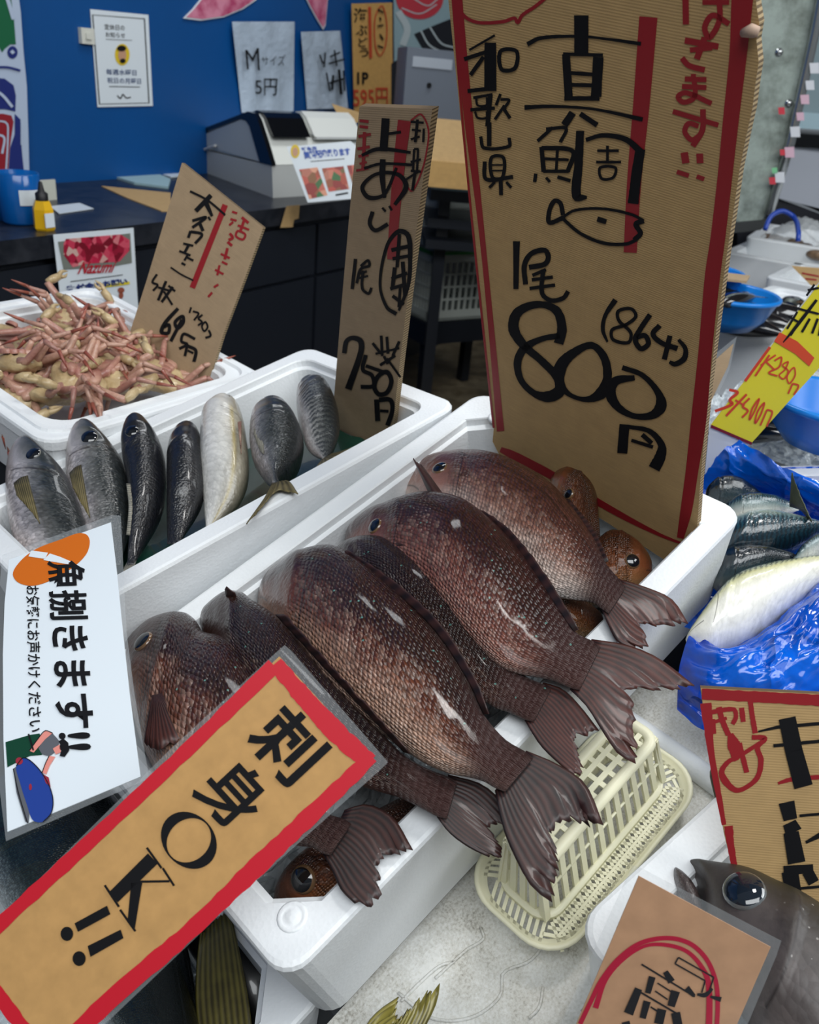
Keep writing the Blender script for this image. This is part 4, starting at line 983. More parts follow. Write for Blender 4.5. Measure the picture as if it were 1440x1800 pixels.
# the big sea bream price board
BG = sgn((1200, 960), .842, BOARDN, ((900, 500), (1180, 620)))
BG = Fr(BG.o, BG.x, BG.y)
r = empty('price_board', BG, 'big brown cardboard price board reading 800 yen in the sea bream box', 'price sign')
_e = [(1325, -60), (1330, 10), (1335, 40), (1330, 70), (1334, 110), (1328, 150), (1323, 190), (1312, 240), (1300, 300), (1290, 370), (1279, 440), (1268, 520), (1257, 600), (1247, 680), (1238, 770), (1231, 850), (1226, 926)]
slab(r, BG, [(782, -60)] + _e + [(1177, 989), (1171, 986), (1049, 907), (878, 800), (866, 776), (868, 755), (861, 690), (848, 560), (830, 400), (808, 190)], .006, CARD, 'board', CARD_EDGE)
RD = [([(803, -40), (804, 0), (823, 200), (846, 400), (862, 560), (880, 758)], [19, 18, 16, 10, 10, 13]), ([(793, -40), (796, 0), (812, 200), (831, 400), (868, 752)], 4),
      ([(1308, -40), (1305, 0), (1298, 94), (1285, 212), (1275, 307), (1262, 420), (1253, 483), (1240, 617), (1229, 733), (1216, 833), (1206, 900), (1196, 946)], [38, 38, 31, 28, 26, 26, 27, 24, 27, 22, 20, 12]),
      ([(880, 790), (900, 799), (960, 830), (1030, 870), (1100, 910), (1160, 940), (1200, 956)], [9, 14, 15, 13, 10, 6, 4]),
      ([(812, 24), (824, 34), (845, 40), (885, 38), (905, 32), (910, 40), (918, 27), (940, 12), (962, -6)], 6),
      ([(1140, 30), (1128, 180), (1115, 320), (1108, 444)], [32, 29, 25, 23]),
      ([(1205, -20), (1206, 43)], 11), ([(1235, 4), (1282, 4)], 9), ([(1263, -10), (1265, 35), (1247, 66), (1239, 48), (1253, 27), (1282, 42)], 10),
      ([(1204, 71), (1263, 82)], 11), ([(1213, 88), (1252, 84)], 9), ([(1239, 66), (1225, 104)], 11), ([(1199, 102), (1211, 115), (1239, 123)], 10),
      ([(1204, 139), (1242, 140)], 9), ([(1199, 152), (1242, 154)], 9), ([(1219, 130), (1221, 170), (1202, 180), (1192, 170), (1206, 163), (1251, 182)], 9),
      ([(1183, 196), (1263, 220)], 9), ([(1236, 192), (1235, 228), (1218, 257)], 10), ([(1228, 222), (1211, 217), (1204, 231), (1216, 246), (1230, 238)], 9),
      ([(1203, 268), (1206, 287)], 13), ([(1230, 270), (1231, 287)], 12), ([(1190, 302), (1211, 309)], 8), ([(1225, 310), (1238, 315)], 8)]
ink(r, BG, RD, RED, 'red_marking', .0004)
BK = [([(927, 78), (950, 67), (1020, 64), (1070, 69), (1127, 77)], [8, 7, 5, 5, 7]), ([(1022, 27), (1022, 94)], 25),
      ([(995, 95), (1000, 172)], 14), ([(1052, 100), (1048, 170)], 18), ([(990, 95), (1060, 97)], 6), ([(1000, 128), (1045, 131)], 7), ([(1000, 149), (1045, 150)], 7), ([(992, 173), (1054, 173)], 8),
      ([(922, 189), (970, 187), (1045, 192), (1130, 210)], [8, 6, 5, 8]), ([(1007, 198), (992, 220)], 13), ([(1020, 200), (1050, 220)], 9),
      ([(972, 224), (945, 248)], 6), ([(960, 227), (995, 226), (985, 250)], 6), ([(952, 258), (956, 302)], 8), ([(952, 260), (1007, 266), (998, 302)], 8), ([(955, 279), (1000, 281)], 5), ([(980, 260), (978, 300)], 5), ([(955, 301), (1000, 301)], 6),
      ([(942, 305), (940, 320)], 6), ([(960, 312), (967, 320)], 5), ([(980, 311), (1003, 318)], 6),
      ([(1020, 230), (1017, 290), (1014, 345), (1032, 347)], [14, 15, 16, 5]), ([(1030, 246), (1060, 238), (1100, 245), (1128, 268)], [7, 8, 10, 12]), ([(1126, 262), (1120, 300), (1113, 358)], [17, 18, 19]),
      ([(1050, 265), (1088, 265)], 5), ([(1068, 256), (1068, 285)], 5), ([(1048, 285), (1092, 285)], 5), ([(1055, 295), (1058, 314), (1078, 312), (1082, 295)], 5, True),
      ([(988, 383), (1010, 370), (1060, 367), (1110, 377), (1132, 388)], 5), ([(1132, 388), (1118, 394), (1126, 410), (1115, 422)], 9), ([(988, 383), (1020, 410), (1060, 427), (1100, 429), (1120, 421)], 6),
      ([(990, 378), (985, 357), (975, 353), (966, 370), (966, 391), (990, 383)], 8), ([(1050, 385), (1066, 390)], 9),
      ([(870, 62), (825, 88)], 4), ([(816, 104), (865, 88)], 7), ([(862, 75), (862, 160)], 21), ([(850, 100), (827, 132)], 7), ([(880, 90), (882, 122), (905, 120), (908, 90)], 7, True), ([(822, 160), (870, 155)], 7),
      ([(832, 172), (866, 166)], 5), ([(837, 173), (840, 185), (855, 185), (856, 171)], 4), ([(827, 193), (870, 190)], 6), ([(835, 196), (840, 207), (855, 207), (856, 196)], 4), ([(862, 168), (857, 222)], 8),
      ([(880, 165), (872, 185)], 5), ([(880, 175), (895, 176), (885, 192)], 5), ([(887, 185), (870, 210)], 5), ([(885, 190), (897, 208)], 6),
      ([(845, 240), (851, 260), (895, 257), (895, 242)], 6), ([(860, 215), (860, 257)], 8),
      ([(864, 277), (885, 277), (883, 312), (866, 312)], 6, True), ([(864, 290), (884, 290)], 3), ([(865, 300), (884, 300)], 3), ([(852, 284), (855, 315), (902, 311)], 7), ([(880, 312), (881, 343)], 7), ([(870, 320), (860, 330)], 5), ([(890, 320), (899, 330)], 5),
      ([(908, 424), (907, 508)], [12, 9]), ([(924, 500), (922, 466), (934, 446), (958, 440), (964, 452), (958, 464), (930, 470)], 9), ([(960, 474), (936, 484)], 6), ([(935, 492), (972, 487)], 6), ([(931, 507), (976, 501)], 6), ([(955, 474), (953, 515), (968, 528), (990, 524), (999, 512)], 8),
      ([(982, 604), (988, 578), (980, 548), (958, 536), (930, 538), (908, 552), (903, 578), (920, 606), (952, 634), (980, 664), (984, 686), (966, 697), (940, 692), (916, 668), (910, 636), (922, 612), (952, 596), (984, 590)], [17, 17, 15, 12, 14, 17, 19, 15, 13, 15, 20, 20, 12, 11, 14, 14, 10, 11]),
      ([(1040, 607), (1062, 628), (1068, 664), (1058, 690), (1032, 702), (1002, 694), (984, 672), (986, 644), (1006, 622)], [12, 14, 16, 21, 10, 8, 17, 22, 16], True),
      ([(1094, 646), (1130, 660), (1157, 690), (1162, 714), (1146, 730), (1114, 731), (1086, 715), (1073, 690), (1082, 670), (1116, 664)], [9, 9, 12, 20, 14, 10, 14, 19, 16, 9]),
      ([(1098, 746), (1094, 797)], 18), ([(1104, 750), (1142, 758), (1163, 782), (1161, 802), (1150, 824)], [7, 9, 13, 19, 21]), ([(1110, 774), (1148, 786)], 6), ([(1129, 764), (1146, 779)], 8),
      ([(1082, 527), (1064, 555), (1060, 580), (1068, 601)], [10, 7, 7, 4]), ([(1087, 547), (1110, 543), (1118, 556), (1100, 571), (1076, 580), (1078, 597), (1105, 602), (1109, 585), (1088, 563)], 6, True),
      ([(1143, 553), (1126, 578), (1117, 597), (1127, 613), (1140, 604), (1134, 590), (1119, 593)], 9), ([(1160, 572), (1148, 587), (1162, 602), (1191, 613)], 9), ([(1178, 590), (1168, 632)], 9), ([(1193, 597), (1205, 613), (1203, 630), (1187, 640), (1177, 636)], [6, 8, 10, 9, 6])]
ink(r, BG, BK, INK, 'black_lettering', .0007, wob=.04)
m = MB(); m.tube([BG.px((1306, 58), .002), BG.px((1322, 54), .004), BG.px((1334, 56), .002)], [.0026, .0042, .003], 8); m.build('torn_pulp', plain('torn_pulp', srgb(176, 150, 132), .8), r, smooth=True)

# the horse mackerel price board
AG = sgn((640, 720), 1.075, BOARDN, ((632, 190), (757, 196)))
r = empty('price_board', AG, 'tall narrow cardboard price board reading 750 yen among the horse mackerel', 'price sign')
slab(r, AG, [(632, 187), (760, 192), (742, 330), (722, 480), (704, 630), (692, 735), (684, 792), (581, 750), (588, 690), (600, 540), (614, 380)], .008, CARD2, 'board', CARD_EDGE)
ink(r, AG, [([(711, 212), (704, 270), (697, 340), (688, 456)], [23, 21, 19, 15]), ([(632, 212), (648, 214)], 5), ([(632, 222), (647, 224)], 5), ([(630, 240), (652, 236)], 5), ([(641, 232), (638, 300)], 6), ([(628, 262), (650, 258)], 5), ([(630, 275), (648, 272)], 5), ([(632, 288), (645, 285)], 4), ([(626, 300), (648, 296)], 4),
            ([(722, 212), (740, 201), (753, 227), (750, 267), (740, 305), (724, 336), (714, 325)], 3)], RED, 'red_marking', .0005)
ink(r, AG, [([(678, 208), (674, 266)], 14), ([(677, 236), (705, 232)], 5), ([(636, 273), (665, 262), (722, 268)], [5, 7, 5]), ([(640, 296), (670, 288), (727, 290)], 5), ([(673, 280), (672, 310), (676, 348)], [10, 10, 6]), ([(697, 295), (675, 342), (648, 347), (637, 328), (662, 306), (700, 307), (714, 328), (694, 360)], [5, 6, 8, 7, 6, 7, 9, 6]),
            ([(655, 372), (650, 393), (660, 405), (682, 394)], 7), ([(672, 365), (678, 372)], 4), ([(684, 362), (689, 370)], 4),
            ([(722, 214), (745, 216)], 4), ([(724, 228), (740, 230)], 4), ([(734, 210), (730, 250)], 5), ([(722, 245), (738, 240)], 4), ([(745, 226), (744, 250)], 4), ([(728, 262), (726, 300)], 4), ([(735, 262), (733, 300)], 4), ([(728, 262), (736, 262)], 4), ([(722, 285), (740, 280)], 4), ([(722, 300), (740, 302)], 4), ([(730, 300), (725, 335)], 5), ([(710, 318), (738, 300)], 4),
            ([(697, 552), (680, 540), (668, 500), (680, 433), (700, 407), (717, 413), (721, 450), (718, 500), (701, 546)], [7, 6, 5, 6, 8, 9, 8, 7, 4]), ([(688, 440), (722, 432)], 7), ([(702, 412), (698, 470)], 6), ([(690, 455), (718, 450)], 6), ([(694, 470), (690, 505)], 7), ([(708, 460), (712, 520)], 7), ([(688, 490), (716, 480)], 6), ([(686, 508), (712, 500)], 6), ([(690, 520), (710, 535)], 6), ([(704, 500), (701, 540)], 5),
            ([(625, 455), (619, 508)], 6), ([(634, 468), (647, 458), (649, 467), (634, 473), (627, 498)], 5), ([(633, 481), (645, 477)], 4), ([(631, 489), (647, 485)], 4), ([(638, 476), (637, 507), (648, 516), (653, 506)], 5),
            ([(605, 621), (609, 600), (620, 594), (634, 600), (634, 620), (612, 684)], [8, 8, 8, 10, 10, 12]), ([(643, 624), (638, 650), (654, 660), (656, 678), (634, 680)], 7), ([(643, 643), (680, 656)], 6), ([(680, 654), (688, 670), (680, 690), (666, 693), (658, 680), (665, 661)], 8, True),
            ([(655, 603), (670, 622)], 5), ([(670, 590), (672, 626)], 5), ([(680, 592), (682, 622)], 5), ([(702, 600), (690, 626)], 5), ([(660, 622), (702, 612)], 4), ([(675, 626), (682, 640)], 5), ([(695, 625), (668, 642)], 5), ([(680, 630), (704, 663)], 4),
            ([(662, 702), (664, 740)], 9), ([(666, 703), (686, 703), (690, 720), (681, 748)], 8), ([(668, 722), (683, 723)], 5)], INK, 'black_lettering', .0008)

# the crab price board
CG = sgn((320, 600), 1.22, (-.28, .30, -.9), ((320, 290), (462, 402)))
r = empty('price_board', CG, 'slanting cardboard price board reading 695 yen stuck in the crab box', 'price sign')
slab(r, CG, [(320, 286), (463, 400), (430, 490), (392, 590), (370, 660), (352, 690), (222, 604), (258, 492)], .007, CARD2, 'board', CARD_EDGE)
ink(r, CG, [([(396, 360), (338, 506)], 10), ([(408, 372), (417, 375)], 4), ([(405, 385), (416, 388)], 4), ([(403, 396), (410, 390)], 4), ([(425, 382), (437, 392)], 5), ([(418, 396), (438, 404)], 4), ([(430, 385), (422, 408)], 5), ([(418, 406), (431, 412), (427, 421), (415, 415)], 4, True), ([(404, 410), (409, 418), (402, 422)], 5), ([(400, 425), (408, 432)], 5), ([(400, 436), (395, 456)], 5), ([(388, 446), (404, 454)], 4), ([(390, 460), (400, 465)], 4), ([(386, 466), (382, 484)], 4), ([(378, 474), (393, 482)], 4), ([(384, 500), (376, 505)], 4), ([(373, 514), (366, 522)], 4)], RED, 'red_marking', .0005)
ink(r, CG, [([(334, 336), (365, 352), (396, 378)], 4), ([(371, 343), (344, 371)], 8), ([(362, 356), (373, 380)], [9, 5]), ([(338, 388), (362, 382), (338, 400)], 5), ([(350, 390), (357, 406)], 6), ([(366, 381), (370, 387)], 4), ([(335, 406), (331, 418)], 5), ([(335, 407), (355, 412), (343, 428)], 5), ([(322, 428), (340, 432)], 4), ([(332, 430), (325, 443)], 5), ([(315, 441), (335, 449)], 4), ([(330, 448), (324, 458)], 4), ([(328, 452), (340, 458)], 4), ([(319, 462), (326, 466)], 4), ([(300, 470), (318, 482), (340, 493)], 3),
            ([(276, 482), (268, 496), (277, 501), (269, 511)], 4), ([(292, 494), (278, 528)], 5), ([(278, 505), (298, 511)], 4), ([(304, 504), (284, 531)], 5), ([(288, 512), (303, 536)], 4), ([(296, 502), (308, 512)], 4),
            ([(313, 542), (290, 568), (284, 584), (296, 585), (297, 571), (288, 575)], [6, 7, 7, 6, 6, 5]), ([(321, 556), (308, 566), (312, 577), (322, 567)], 6, True), ([(320, 562), (300, 600)], 6), ([(343, 596), (323, 587), (319, 600), (329, 605), (315, 613)], 5), ([(329, 607), (325, 626)], 5), ([(330, 608), (344, 616), (341, 636)], 6), ([(330, 616), (340, 621)], 4),
            ([(336, 540), (333, 550)], 3.5), ([(339, 547), (349, 551), (341, 563)], 3.5), ([(356, 553), (349, 560), (355, 566), (348, 572)], 3.5), ([(361, 566), (365, 575), (359, 582), (355, 573)], 3.5, True), ([(367, 580), (370, 590), (361, 594)], 4)], INK, 'black_lettering', .0008)

# white laminated sign on the left
WG = rect_fr((13, 1462), (16, 984), (195, 918), (247, 1365), .26)
r = empty('paper_sign', WG, 'white laminated sign with an orange shape and a fish cutter drawing', 'sign')
_wp = [(16, 984), (60, 967), (195, 918), (206, 1010), (216, 1110), (228, 1220), (247, 1365), (130, 1414), (13, 1462), (6, 1300), (5, 1150), (8, 1060)]
slab(r, WG, [(4, 975), (196, 905), (212, 906), (222, 1110), (236, 1220), (262, 1368), (10, 1478), (-12, 1300), (-8, 1100)], .0004, LAM, 'laminate', off=-.0003)
slab(r, WG, _wp, .0006, PAPER, 'paper')
ORANGE = plain('orange_print', srgb(206, 104, 14), .4)
fz = lambda L: [(x / 3.103, 900 + y / 3.103) for x, y in L]
fills(r, WG, [fz([(70, 340), (85, 300), (140, 240), (210, 195), (330, 150), (430, 115), (475, 125), (490, 165), (470, 230), (400, 300), (300, 360), (240, 388), (180, 402), (130, 397), (88, 376)])], ORANGE, 'orange_shape', .0004, True)
fills(r, WG, [fz([(172, 210), (262, 222), (246, 256), (155, 242)]), fz([(272, 226), (330, 245), (392, 272), (370, 285), (236, 262)])], PAPER, 'knife_picture', .0007)
text(r, WG, '魚捌きます!!', [(148, 984), (172, 1318), (98, 1320), (82, 986)], INK, 'black_lettering', .0009, .022)
text(r, WG, 'お気軽にお声かけください', [(69, 1029), (74, 1286), (50, 1287), (45, 1030)], INK, 'small_lettering', .0009, .012)
fills(r, WG, [fz([(30, 1255), (165, 1215), (215, 1208), (238, 1250), (228, 1325), (165, 1330), (130, 1345), (40, 1392)])], plain('green_print', srgb(14, 62, 40), .4), 'green_apron', .0005)
fills(r, WG, [fz([(210, 1290), (240, 1235), (285, 1205), (325, 1250), (312, 1300), (270, 1332), (230, 1322)]), fz([(72, 1400), (96, 1383), (160, 1640), (157, 1697), (138, 1690), (90, 1530)])], plain('grey_print', srgb(92, 94, 100), .4), 'grey_picture', .0007)
fills(r, WG, [fz([(160, 1302), (205, 1240), (246, 1193), (287, 1205), (244, 1242), (208, 1284), (184, 1312)]), fz([(268, 1330), (302, 1335), (272, 1382), (252, 1432), (230, 1420), (248, 1370)]), fz([(288, 1290), (325, 1268), (332, 1310), (304, 1322)])], plain('skin_print', srgb(222, 140, 128), .4), 'arms_picture', .0009)
fills(r, WG, [fz([(320, 1250), (345, 1235), (372, 1258), (378, 1300), (352, 1336), (325, 1330), (338, 1290)])], INK, 'cap_picture', .001)
fills(r, WG, [fz([(88, 1385), (130, 1340), (200, 1388), (260, 1476), (288, 1560), (280, 1640), (235, 1690), (180, 1682), (148, 1600), (110, 1480)])], plain('blue_print', srgb(34, 62, 142), .4), 'blue_fish_picture', .0008, True)
fills(r, WG, [fz([(232, 1428), (266, 1448), (276, 1500), (250, 1478)]), fz(ell((105, 1358), 20, 20, 14)), fz(ell((166, 1500), 8, 18, 12))], plain('dark_red_print', srgb(150, 40, 56), .4), 'red_picture', .001)
ink(r, WG, [(fz([(88, 1385), (130, 1340), (200, 1388), (260, 1476), (288, 1560), (280, 1640), (235, 1690)]), 1.6), (fz([(72, 1400), (100, 1530), (150, 1697)]), 1.6), (fz([(160, 1302), (205, 1240), (246, 1193), (287, 1205)]), 1.5), (fz([(268, 1330), (248, 1370), (230, 1420)]), 1.5), (fz([(155, 1210), (182, 1300)]), 3)], INK, 'outlines', .0012)

# 刺身OK sign
OG = rect_fr((-60, 1669), (491, 1154), (658, 1337), (90, 1871), .27)
r = empty('paper_sign', OG, 'tan laminated sign with a red border reading OK over the sea bream', 'sign')
slab(r, OG, [(-78, 1690), (300, 1316), (485, 1147), (500, 1134), (512, 1144), (682, 1340), (670, 1352), (420, 1576), (120, 1862), (60, 1890)], .0004, LAM, 'laminate', off=-.0003)
TAN = card_mat('tan_kraft_print', srgb(196, 152, 96), (0, 14, 0), .04, True, (90, 90, 90))
slab(r, OG, [(-60, 1669), (491, 1154), (658, 1337), (90, 1871)], .0006, TAN, 'paper')
ink(r, OG, [([(-66, 1685), (200, 1440), (345, 1303), (482, 1170)], [26, 24, 25, 26]), ([(484, 1166), (540, 1232), (600, 1296), (650, 1340)], [26, 32, 34, 30]), ([(654, 1330), (560, 1420), (450, 1525), (330, 1640), (200, 1752), (88, 1860)], [24, 30, 32, 30, 31, 28]), ([(-58, 1676), (20, 1780), (88, 1868)], 26)], RED_PRINT, 'red_border', .0004, wob=.10)
U_ = np.array([.73, -.68]); R_ = np.array([.675, .738])
def cq(c, w, h): c = np.array(c, float); return [tuple(c + U_ * h / 2 - R_ * w / 2), tuple(c + U_ * h / 2 + R_ * w / 2), tuple(c - U_ * h / 2 + R_ * w / 2), tuple(c - U_ * h / 2 - R_ * w / 2)]
text(r, OG, '刺', cq((506, 1308), 116, 112), INK, 'lettering', .0008, .022)
text(r, OG, '身', cq((410, 1395), 106, 114), INK, 'lettering', .0008, .016)
oc = (332, 1477)
m = MB(); n = 40
ou = ell(oc, 54, 45, n, R_, U_); inn = ell(oc, 36, 42, n, R_, U_)
m.grid([[OG.px(p, .0008) for p in ou], [OG.px(p, .0008) for p in inn]], None, 0, wrap=True); m.build('lettering', INK, r)
kz = lambda L: [(x / 2, 1250 + y / 2) for x, y in L]
fills(r, OG, [kz([(384, 636), (520, 500), (554, 536), (414, 672)]), kz([(500, 604), (462, 596), (448, 742), (474, 764)])], INK, 'lettering', .0008)
ink(r, OG, [(kz([(516, 480), (568, 552)]), 4), (kz([(368, 612), (418, 688)]), 4), (kz([(462, 600), (596, 598)]), 4), (kz([(572, 552), (612, 614)]), 4), (kz([(422, 698), (476, 774)]), 4)], INK, 'lettering', .0009)
fills(r, OG, [kz([(262, 746), (376, 684), (388, 714), (274, 776)]), kz(ell((235, 783), 22, 25, 20)), kz([(308, 826), (424, 768), (434, 798), (318, 864)]), kz(ell((278, 870), 23, 26, 20))], INK, 'lettering', .0008)

# red edged cardboard sign at the right
RG = sgn((1300, 1500), .622, (-.22, .16, -.96), ((1240, 1300), (1440, 1312)))
r = empty('price_board', RG, 'red edged cardboard sign with thick black strokes behind the big eyed fish', 'price sign')
slab(r, RG, [(1232, 1209), (1520, 1224), (1560, 1720), (1322, 1720), (1290, 1535), (1274, 1470), (1262, 1400), (1244, 1300)], .005, CARD, 'board', CARD_EDGE)
ink(r, RG, [([(1234, 1220), (1332, 1225), (1440, 1231), (1520, 1235)], [20, 19, 20, 20]), ([(1241, 1236), (1250, 1320), (1264, 1400), (1273, 1450)], [20, 12, 10, 8]), ([(1281, 1452), (1284, 1480), (1294, 1540), (1304, 1600)], [16, 13, 11, 11]),
            ([(1250, 1252), (1290, 1247), (1294, 1260), (1288, 1273)], 8), ([(1264, 1243), (1270, 1266), (1281, 1292)], 10), ([(1254, 1264), (1256, 1290)], 7), ([(1254, 1270), (1278, 1262)], 6), ([(1304, 1244), (1307, 1269)], 9), ([(1319, 1230), (1323, 1260), (1328, 1289)], 9),
            ([(1284, 1290), (1290, 1308), (1297, 1332)], [10, 22, 20]), ([(1300, 1306), (1313, 1358)], 9), ([(1290, 1336), (1336, 1306)], 7), ([(1322, 1296), (1345, 1298), (1332, 1314), (1338, 1336), (1332, 1366), (1312, 1384), (1294, 1389), (1276, 1374), (1269, 1356), (1282, 1338), (1298, 1332)], [8, 9, 9, 10, 9, 8, 9, 12, 10, 8, 7]), ([(1368, 1377), (1392, 1370), (1440, 1366), (1500, 1362)], [5, 8, 8, 8])], RED, 'red_marking', .0005, wob=.08)
ink(r, RG, [([(1384, 1262), (1396, 1320), (1413, 1383)], [30, 31, 33]), ([(1333, 1286), (1368, 1278), (1440, 1272), (1500, 1270)], [3, 6, 6, 7]), ([(1360, 1311), (1440, 1303), (1500, 1300)], 6), ([(1383, 1410), (1390, 1441)], [28, 24]), ([(1388, 1446), (1396, 1463)], [24, 30]), ([(1391, 1463), (1401, 1517)], [27, 31]), ([(1406, 1434), (1440, 1431), (1480, 1428)], 5), ([(1417, 1481), (1444, 1467)], [5, 10]), ([(1378, 1530), (1430, 1527)], 16), ([(1389, 1532), (1398, 1590)], 29), ([(1420, 1532), (1431, 1552)], 20), ([(1404, 1562), (1470, 1556)], 5)], INK, 'black_lettering', .0009, smooth=False)

# small brown laminated sign at the front right
SG = sgn((1180, 1700), .545, (-.05, .22, -.97), ((1123, 1540), (1355, 1665)))
r = empty('paper_sign', SG, 'small brown laminated sign with a red double ring in front of the big fish', 'sign')
slab(r, SG, [(1112, 1522), (1130, 1528), (1374, 1655), (1366, 1680), (1290, 1860), (960, 1860), (1040, 1680)], .0004, LAM, 'laminate', off=-.0003)
BRN = card_mat('brown_kraft_print', srgb(190, 148, 116), (0, 14, 0), .04, True, (70, 70, 70))
slab(r, SG, [(1123, 1540), (1355, 1665), (1270, 1860), (988, 1860)], .0006, BRN, 'paper')
ink(r, SG, [([(1020, 1800), (1040, 1758), (1057, 1724), (1087, 1686), (1126, 1658), (1173, 1649), (1212, 1658), (1240, 1683), (1257, 1719), (1262, 1758), (1259, 1830)], 8), ([(1047, 1772), (1065, 1722), (1096, 1686), (1134, 1663), (1171, 1661), (1207, 1672), (1232, 1697), (1246, 1730), (1246, 1830)], [10, 8, 7, 6, 7, 7, 8, 10, 12])], plain('crimson_print', srgb(178, 28, 60), .4), 'red_ring', .0005)
ink(r, SG, [([(1193, 1683), (1255, 1718)], 2.6), ([(1193, 1683), (1187, 1694)], 2.6), ([(1187, 1694), (1240, 1724)], 2.6), ([(1255, 1718), (1248, 1740)], 2.6), ([(1240, 1724), (1234, 1745)], 2.6), ([(1128, 1695), (1222, 1752)], 3), ([(1170, 1708), (1181, 1726)], [9, 13]), ([(1207, 1737), (1221, 1751)], [12, 6]), ([(1147, 1717), (1139, 1746)], [12, 10]), ([(1188, 1742), (1180, 1769)], [16, 13]), ([(1156, 1728), (1180, 1743)], 2.6), ([(1152, 1742), (1174, 1757)], 2.6),
            ([(1123, 1738), (1105, 1782)], [13, 17]), ([(1126, 1744), (1194, 1784)], 3.2), ([(1138, 1760), (1130, 1790)], [13, 11]), ([(1164, 1774), (1158, 1800)], 16), ([(1144, 1770), (1160, 1780)], 3), ([(1188, 1780), (1194, 1812)], 16), ([(1100, 1796), (1106, 1820)], 14), ([(1226, 1748), (1240, 1749), (1253, 1738)], [4, 8, 4]), ([(1249, 1752), (1268, 1757)], [4, 9])], plain('faded_ink', srgb(30, 32, 38), .4), 'black_lettering', .0009)

# yellow mackerel price in a clear sleeve
YG = sgn((1285, 760), 1.0, (.1, .5, -.86), ((1250, 747), (1322, 778)))
r = empty('price_card', YG, 'bright yellow price card in a clear sleeve behind the mackerel', 'price sign')
slab(r, YG, [(1248, 747), (1440, 498), (1484, 444), (1560, 520), (1440, 648), (1322, 779), (1238, 852)], .0006, clear_mat('milky_sleeve', .55, (.72, .76, .82, 1)), 'sleeve', off=-.0008)
slab(r, YG, [(1250, 747), (1440, 500), (1480, 450), (1550, 520), (1440, 647), (1322, 778)], .0006, plain('yellow_card', srgb(214, 202, 44), .4), 'card')
fills(r, YG, [[(1371, 584), (1402, 600), (1432, 629), (1423, 644), (1398, 622), (1361, 600)]], plain('orange_red_print', srgb(206, 74, 40), .4), 'red_band', .0006)
ink(r, YG, [([(1250, 749), (1322, 780)], 5)], plain('dark_red_edge', srgb(110, 20, 30), .4), 'edge_stripe', .0006)
ink(r, YG, [([(1354, 610), (1310, 670)], 5), ([(1338, 642), (1364, 624)], 3), ([(1353, 624), (1328, 661)], 3.5), ([(1345, 634), (1362, 650)], 3), ([(1362, 634), (1374, 628), (1370, 645), (1352, 655), (1367, 661)], 3), ([(1386, 636), (1380, 650), (1370, 660), (1378, 666), (1386, 652), (1376, 642)], 2.6, True), ([(1396, 646), (1398, 660), (1388, 674), (1384, 662)], 2.6, True), ([(1394, 674), (1386, 692)], 3), ([(1394, 674), (1404, 678), (1396, 694)], 3),
            ([(1282, 685), (1297, 690), (1283, 703), (1288, 710), (1257, 723)], 5), ([(1313, 693), (1277, 731)], 4), ([(1293, 703), (1309, 713)], 3), ([(1318, 700), (1306, 714), (1315, 722), (1305, 734)], 3.5), ([(1335, 701), (1328, 720), (1318, 738), (1323, 718)], 3, True), ([(1344, 708), (1338, 728), (1328, 744), (1332, 724)], 3, True), ([(1349, 720), (1337, 748)], 3), ([(1349, 720), (1358, 724), (1348, 750)], 3)], plain('red_pen', srgb(196, 60, 36), .5), 'red_lettering', .0008)
ink(r, YG, [([(1436, 527), (1400, 574), (1377, 602)], [5, 6, 2]), ([(1394, 540), (1440, 552)], 4), ([(1386, 556), (1404, 566)], 4), ([(1402, 548), (1384, 578)], 4), ([(1412, 558), (1390, 590)], 3.5), ([(1424, 560), (1410, 584)], 4.5), ([(1438, 560), (1428, 586)], 4.5), ([(1420, 510), (1440, 506)], 4), ([(1432, 500), (1418, 520)], 4), ([(1450, 540), (1440, 590)], 4)], INK, 'black_lettering', .0008)

# slivers of other cards
KG = sgn((1270, 640), 1.15, (0, .3, -.95), ((1250, 640), (1300, 642)))
r = empty('price_card', KG, 'tan laminated card half hidden behind the big price board', 'price sign')
slab(r, KG, [(1236, 640), (1296, 592), (1284, 648), (1252, 720), (1230, 730)], .001, LAM, 'laminate', off=-.001); slab(r, KG, [(1236, 652), (1290, 604), (1280, 644), (1250, 706), (1232, 716)], .001, CARD2, 'card')
LG = sgn((0, 690), 1.08, (-.2, .3, -.93), ((-60, 690), (20, 700)))
r = empty('price_board', LG, 'corner of a cardboard sign at the left end of the crab box', 'price sign')
slab(r, LG, [(-90, 650), (-20, 664), (17, 682), (8, 704), (-30, 770), (-90, 790)], .005, CARD2, 'board', CARD_EDGE)
# ------------------------------------------------------------------ back of the shop
CNH = .89
_cp = lambda p: CAM + ray(p) * ((CNH - CAM_H) / ray(p)[2])
CT = Fr(_cp((286, 387)), WALL_D, -WALL_N)                 # on the counter's front edge; x along it, y towards the wall
x0c, x1c = -1.6, CT.px((752, 338))[0]
DARK = NT('black_blue_laminate').set(Base_Color=srgb(26, 30, 38), Roughness=.38).m
_n = NT('worn_black_top'); _v = _n.coord('Object'); _n.l(_n.ramp(_n.noise(_v, 12, 5, .7), [(.4, srgb(22, 25, 32)), (.68, srgb(46, 48, 54))]), _n.b.inputs['Base Color']); _n.set(Roughness=.32); TOPM = _n.m
counter = empty('shop_counter', CT, 'long black service counter standing in front of the blue wall', 'counter')
m = MB(); m.box((x0c, -.015, -.045), (x1c + .01, .575, 0)); m.build('worktop', TOPM, counter)
m = MB(); m.box((x0c + .02, .01, -.86), (x1c, .57, -.045)); m.build('carcass', DARK, counter)
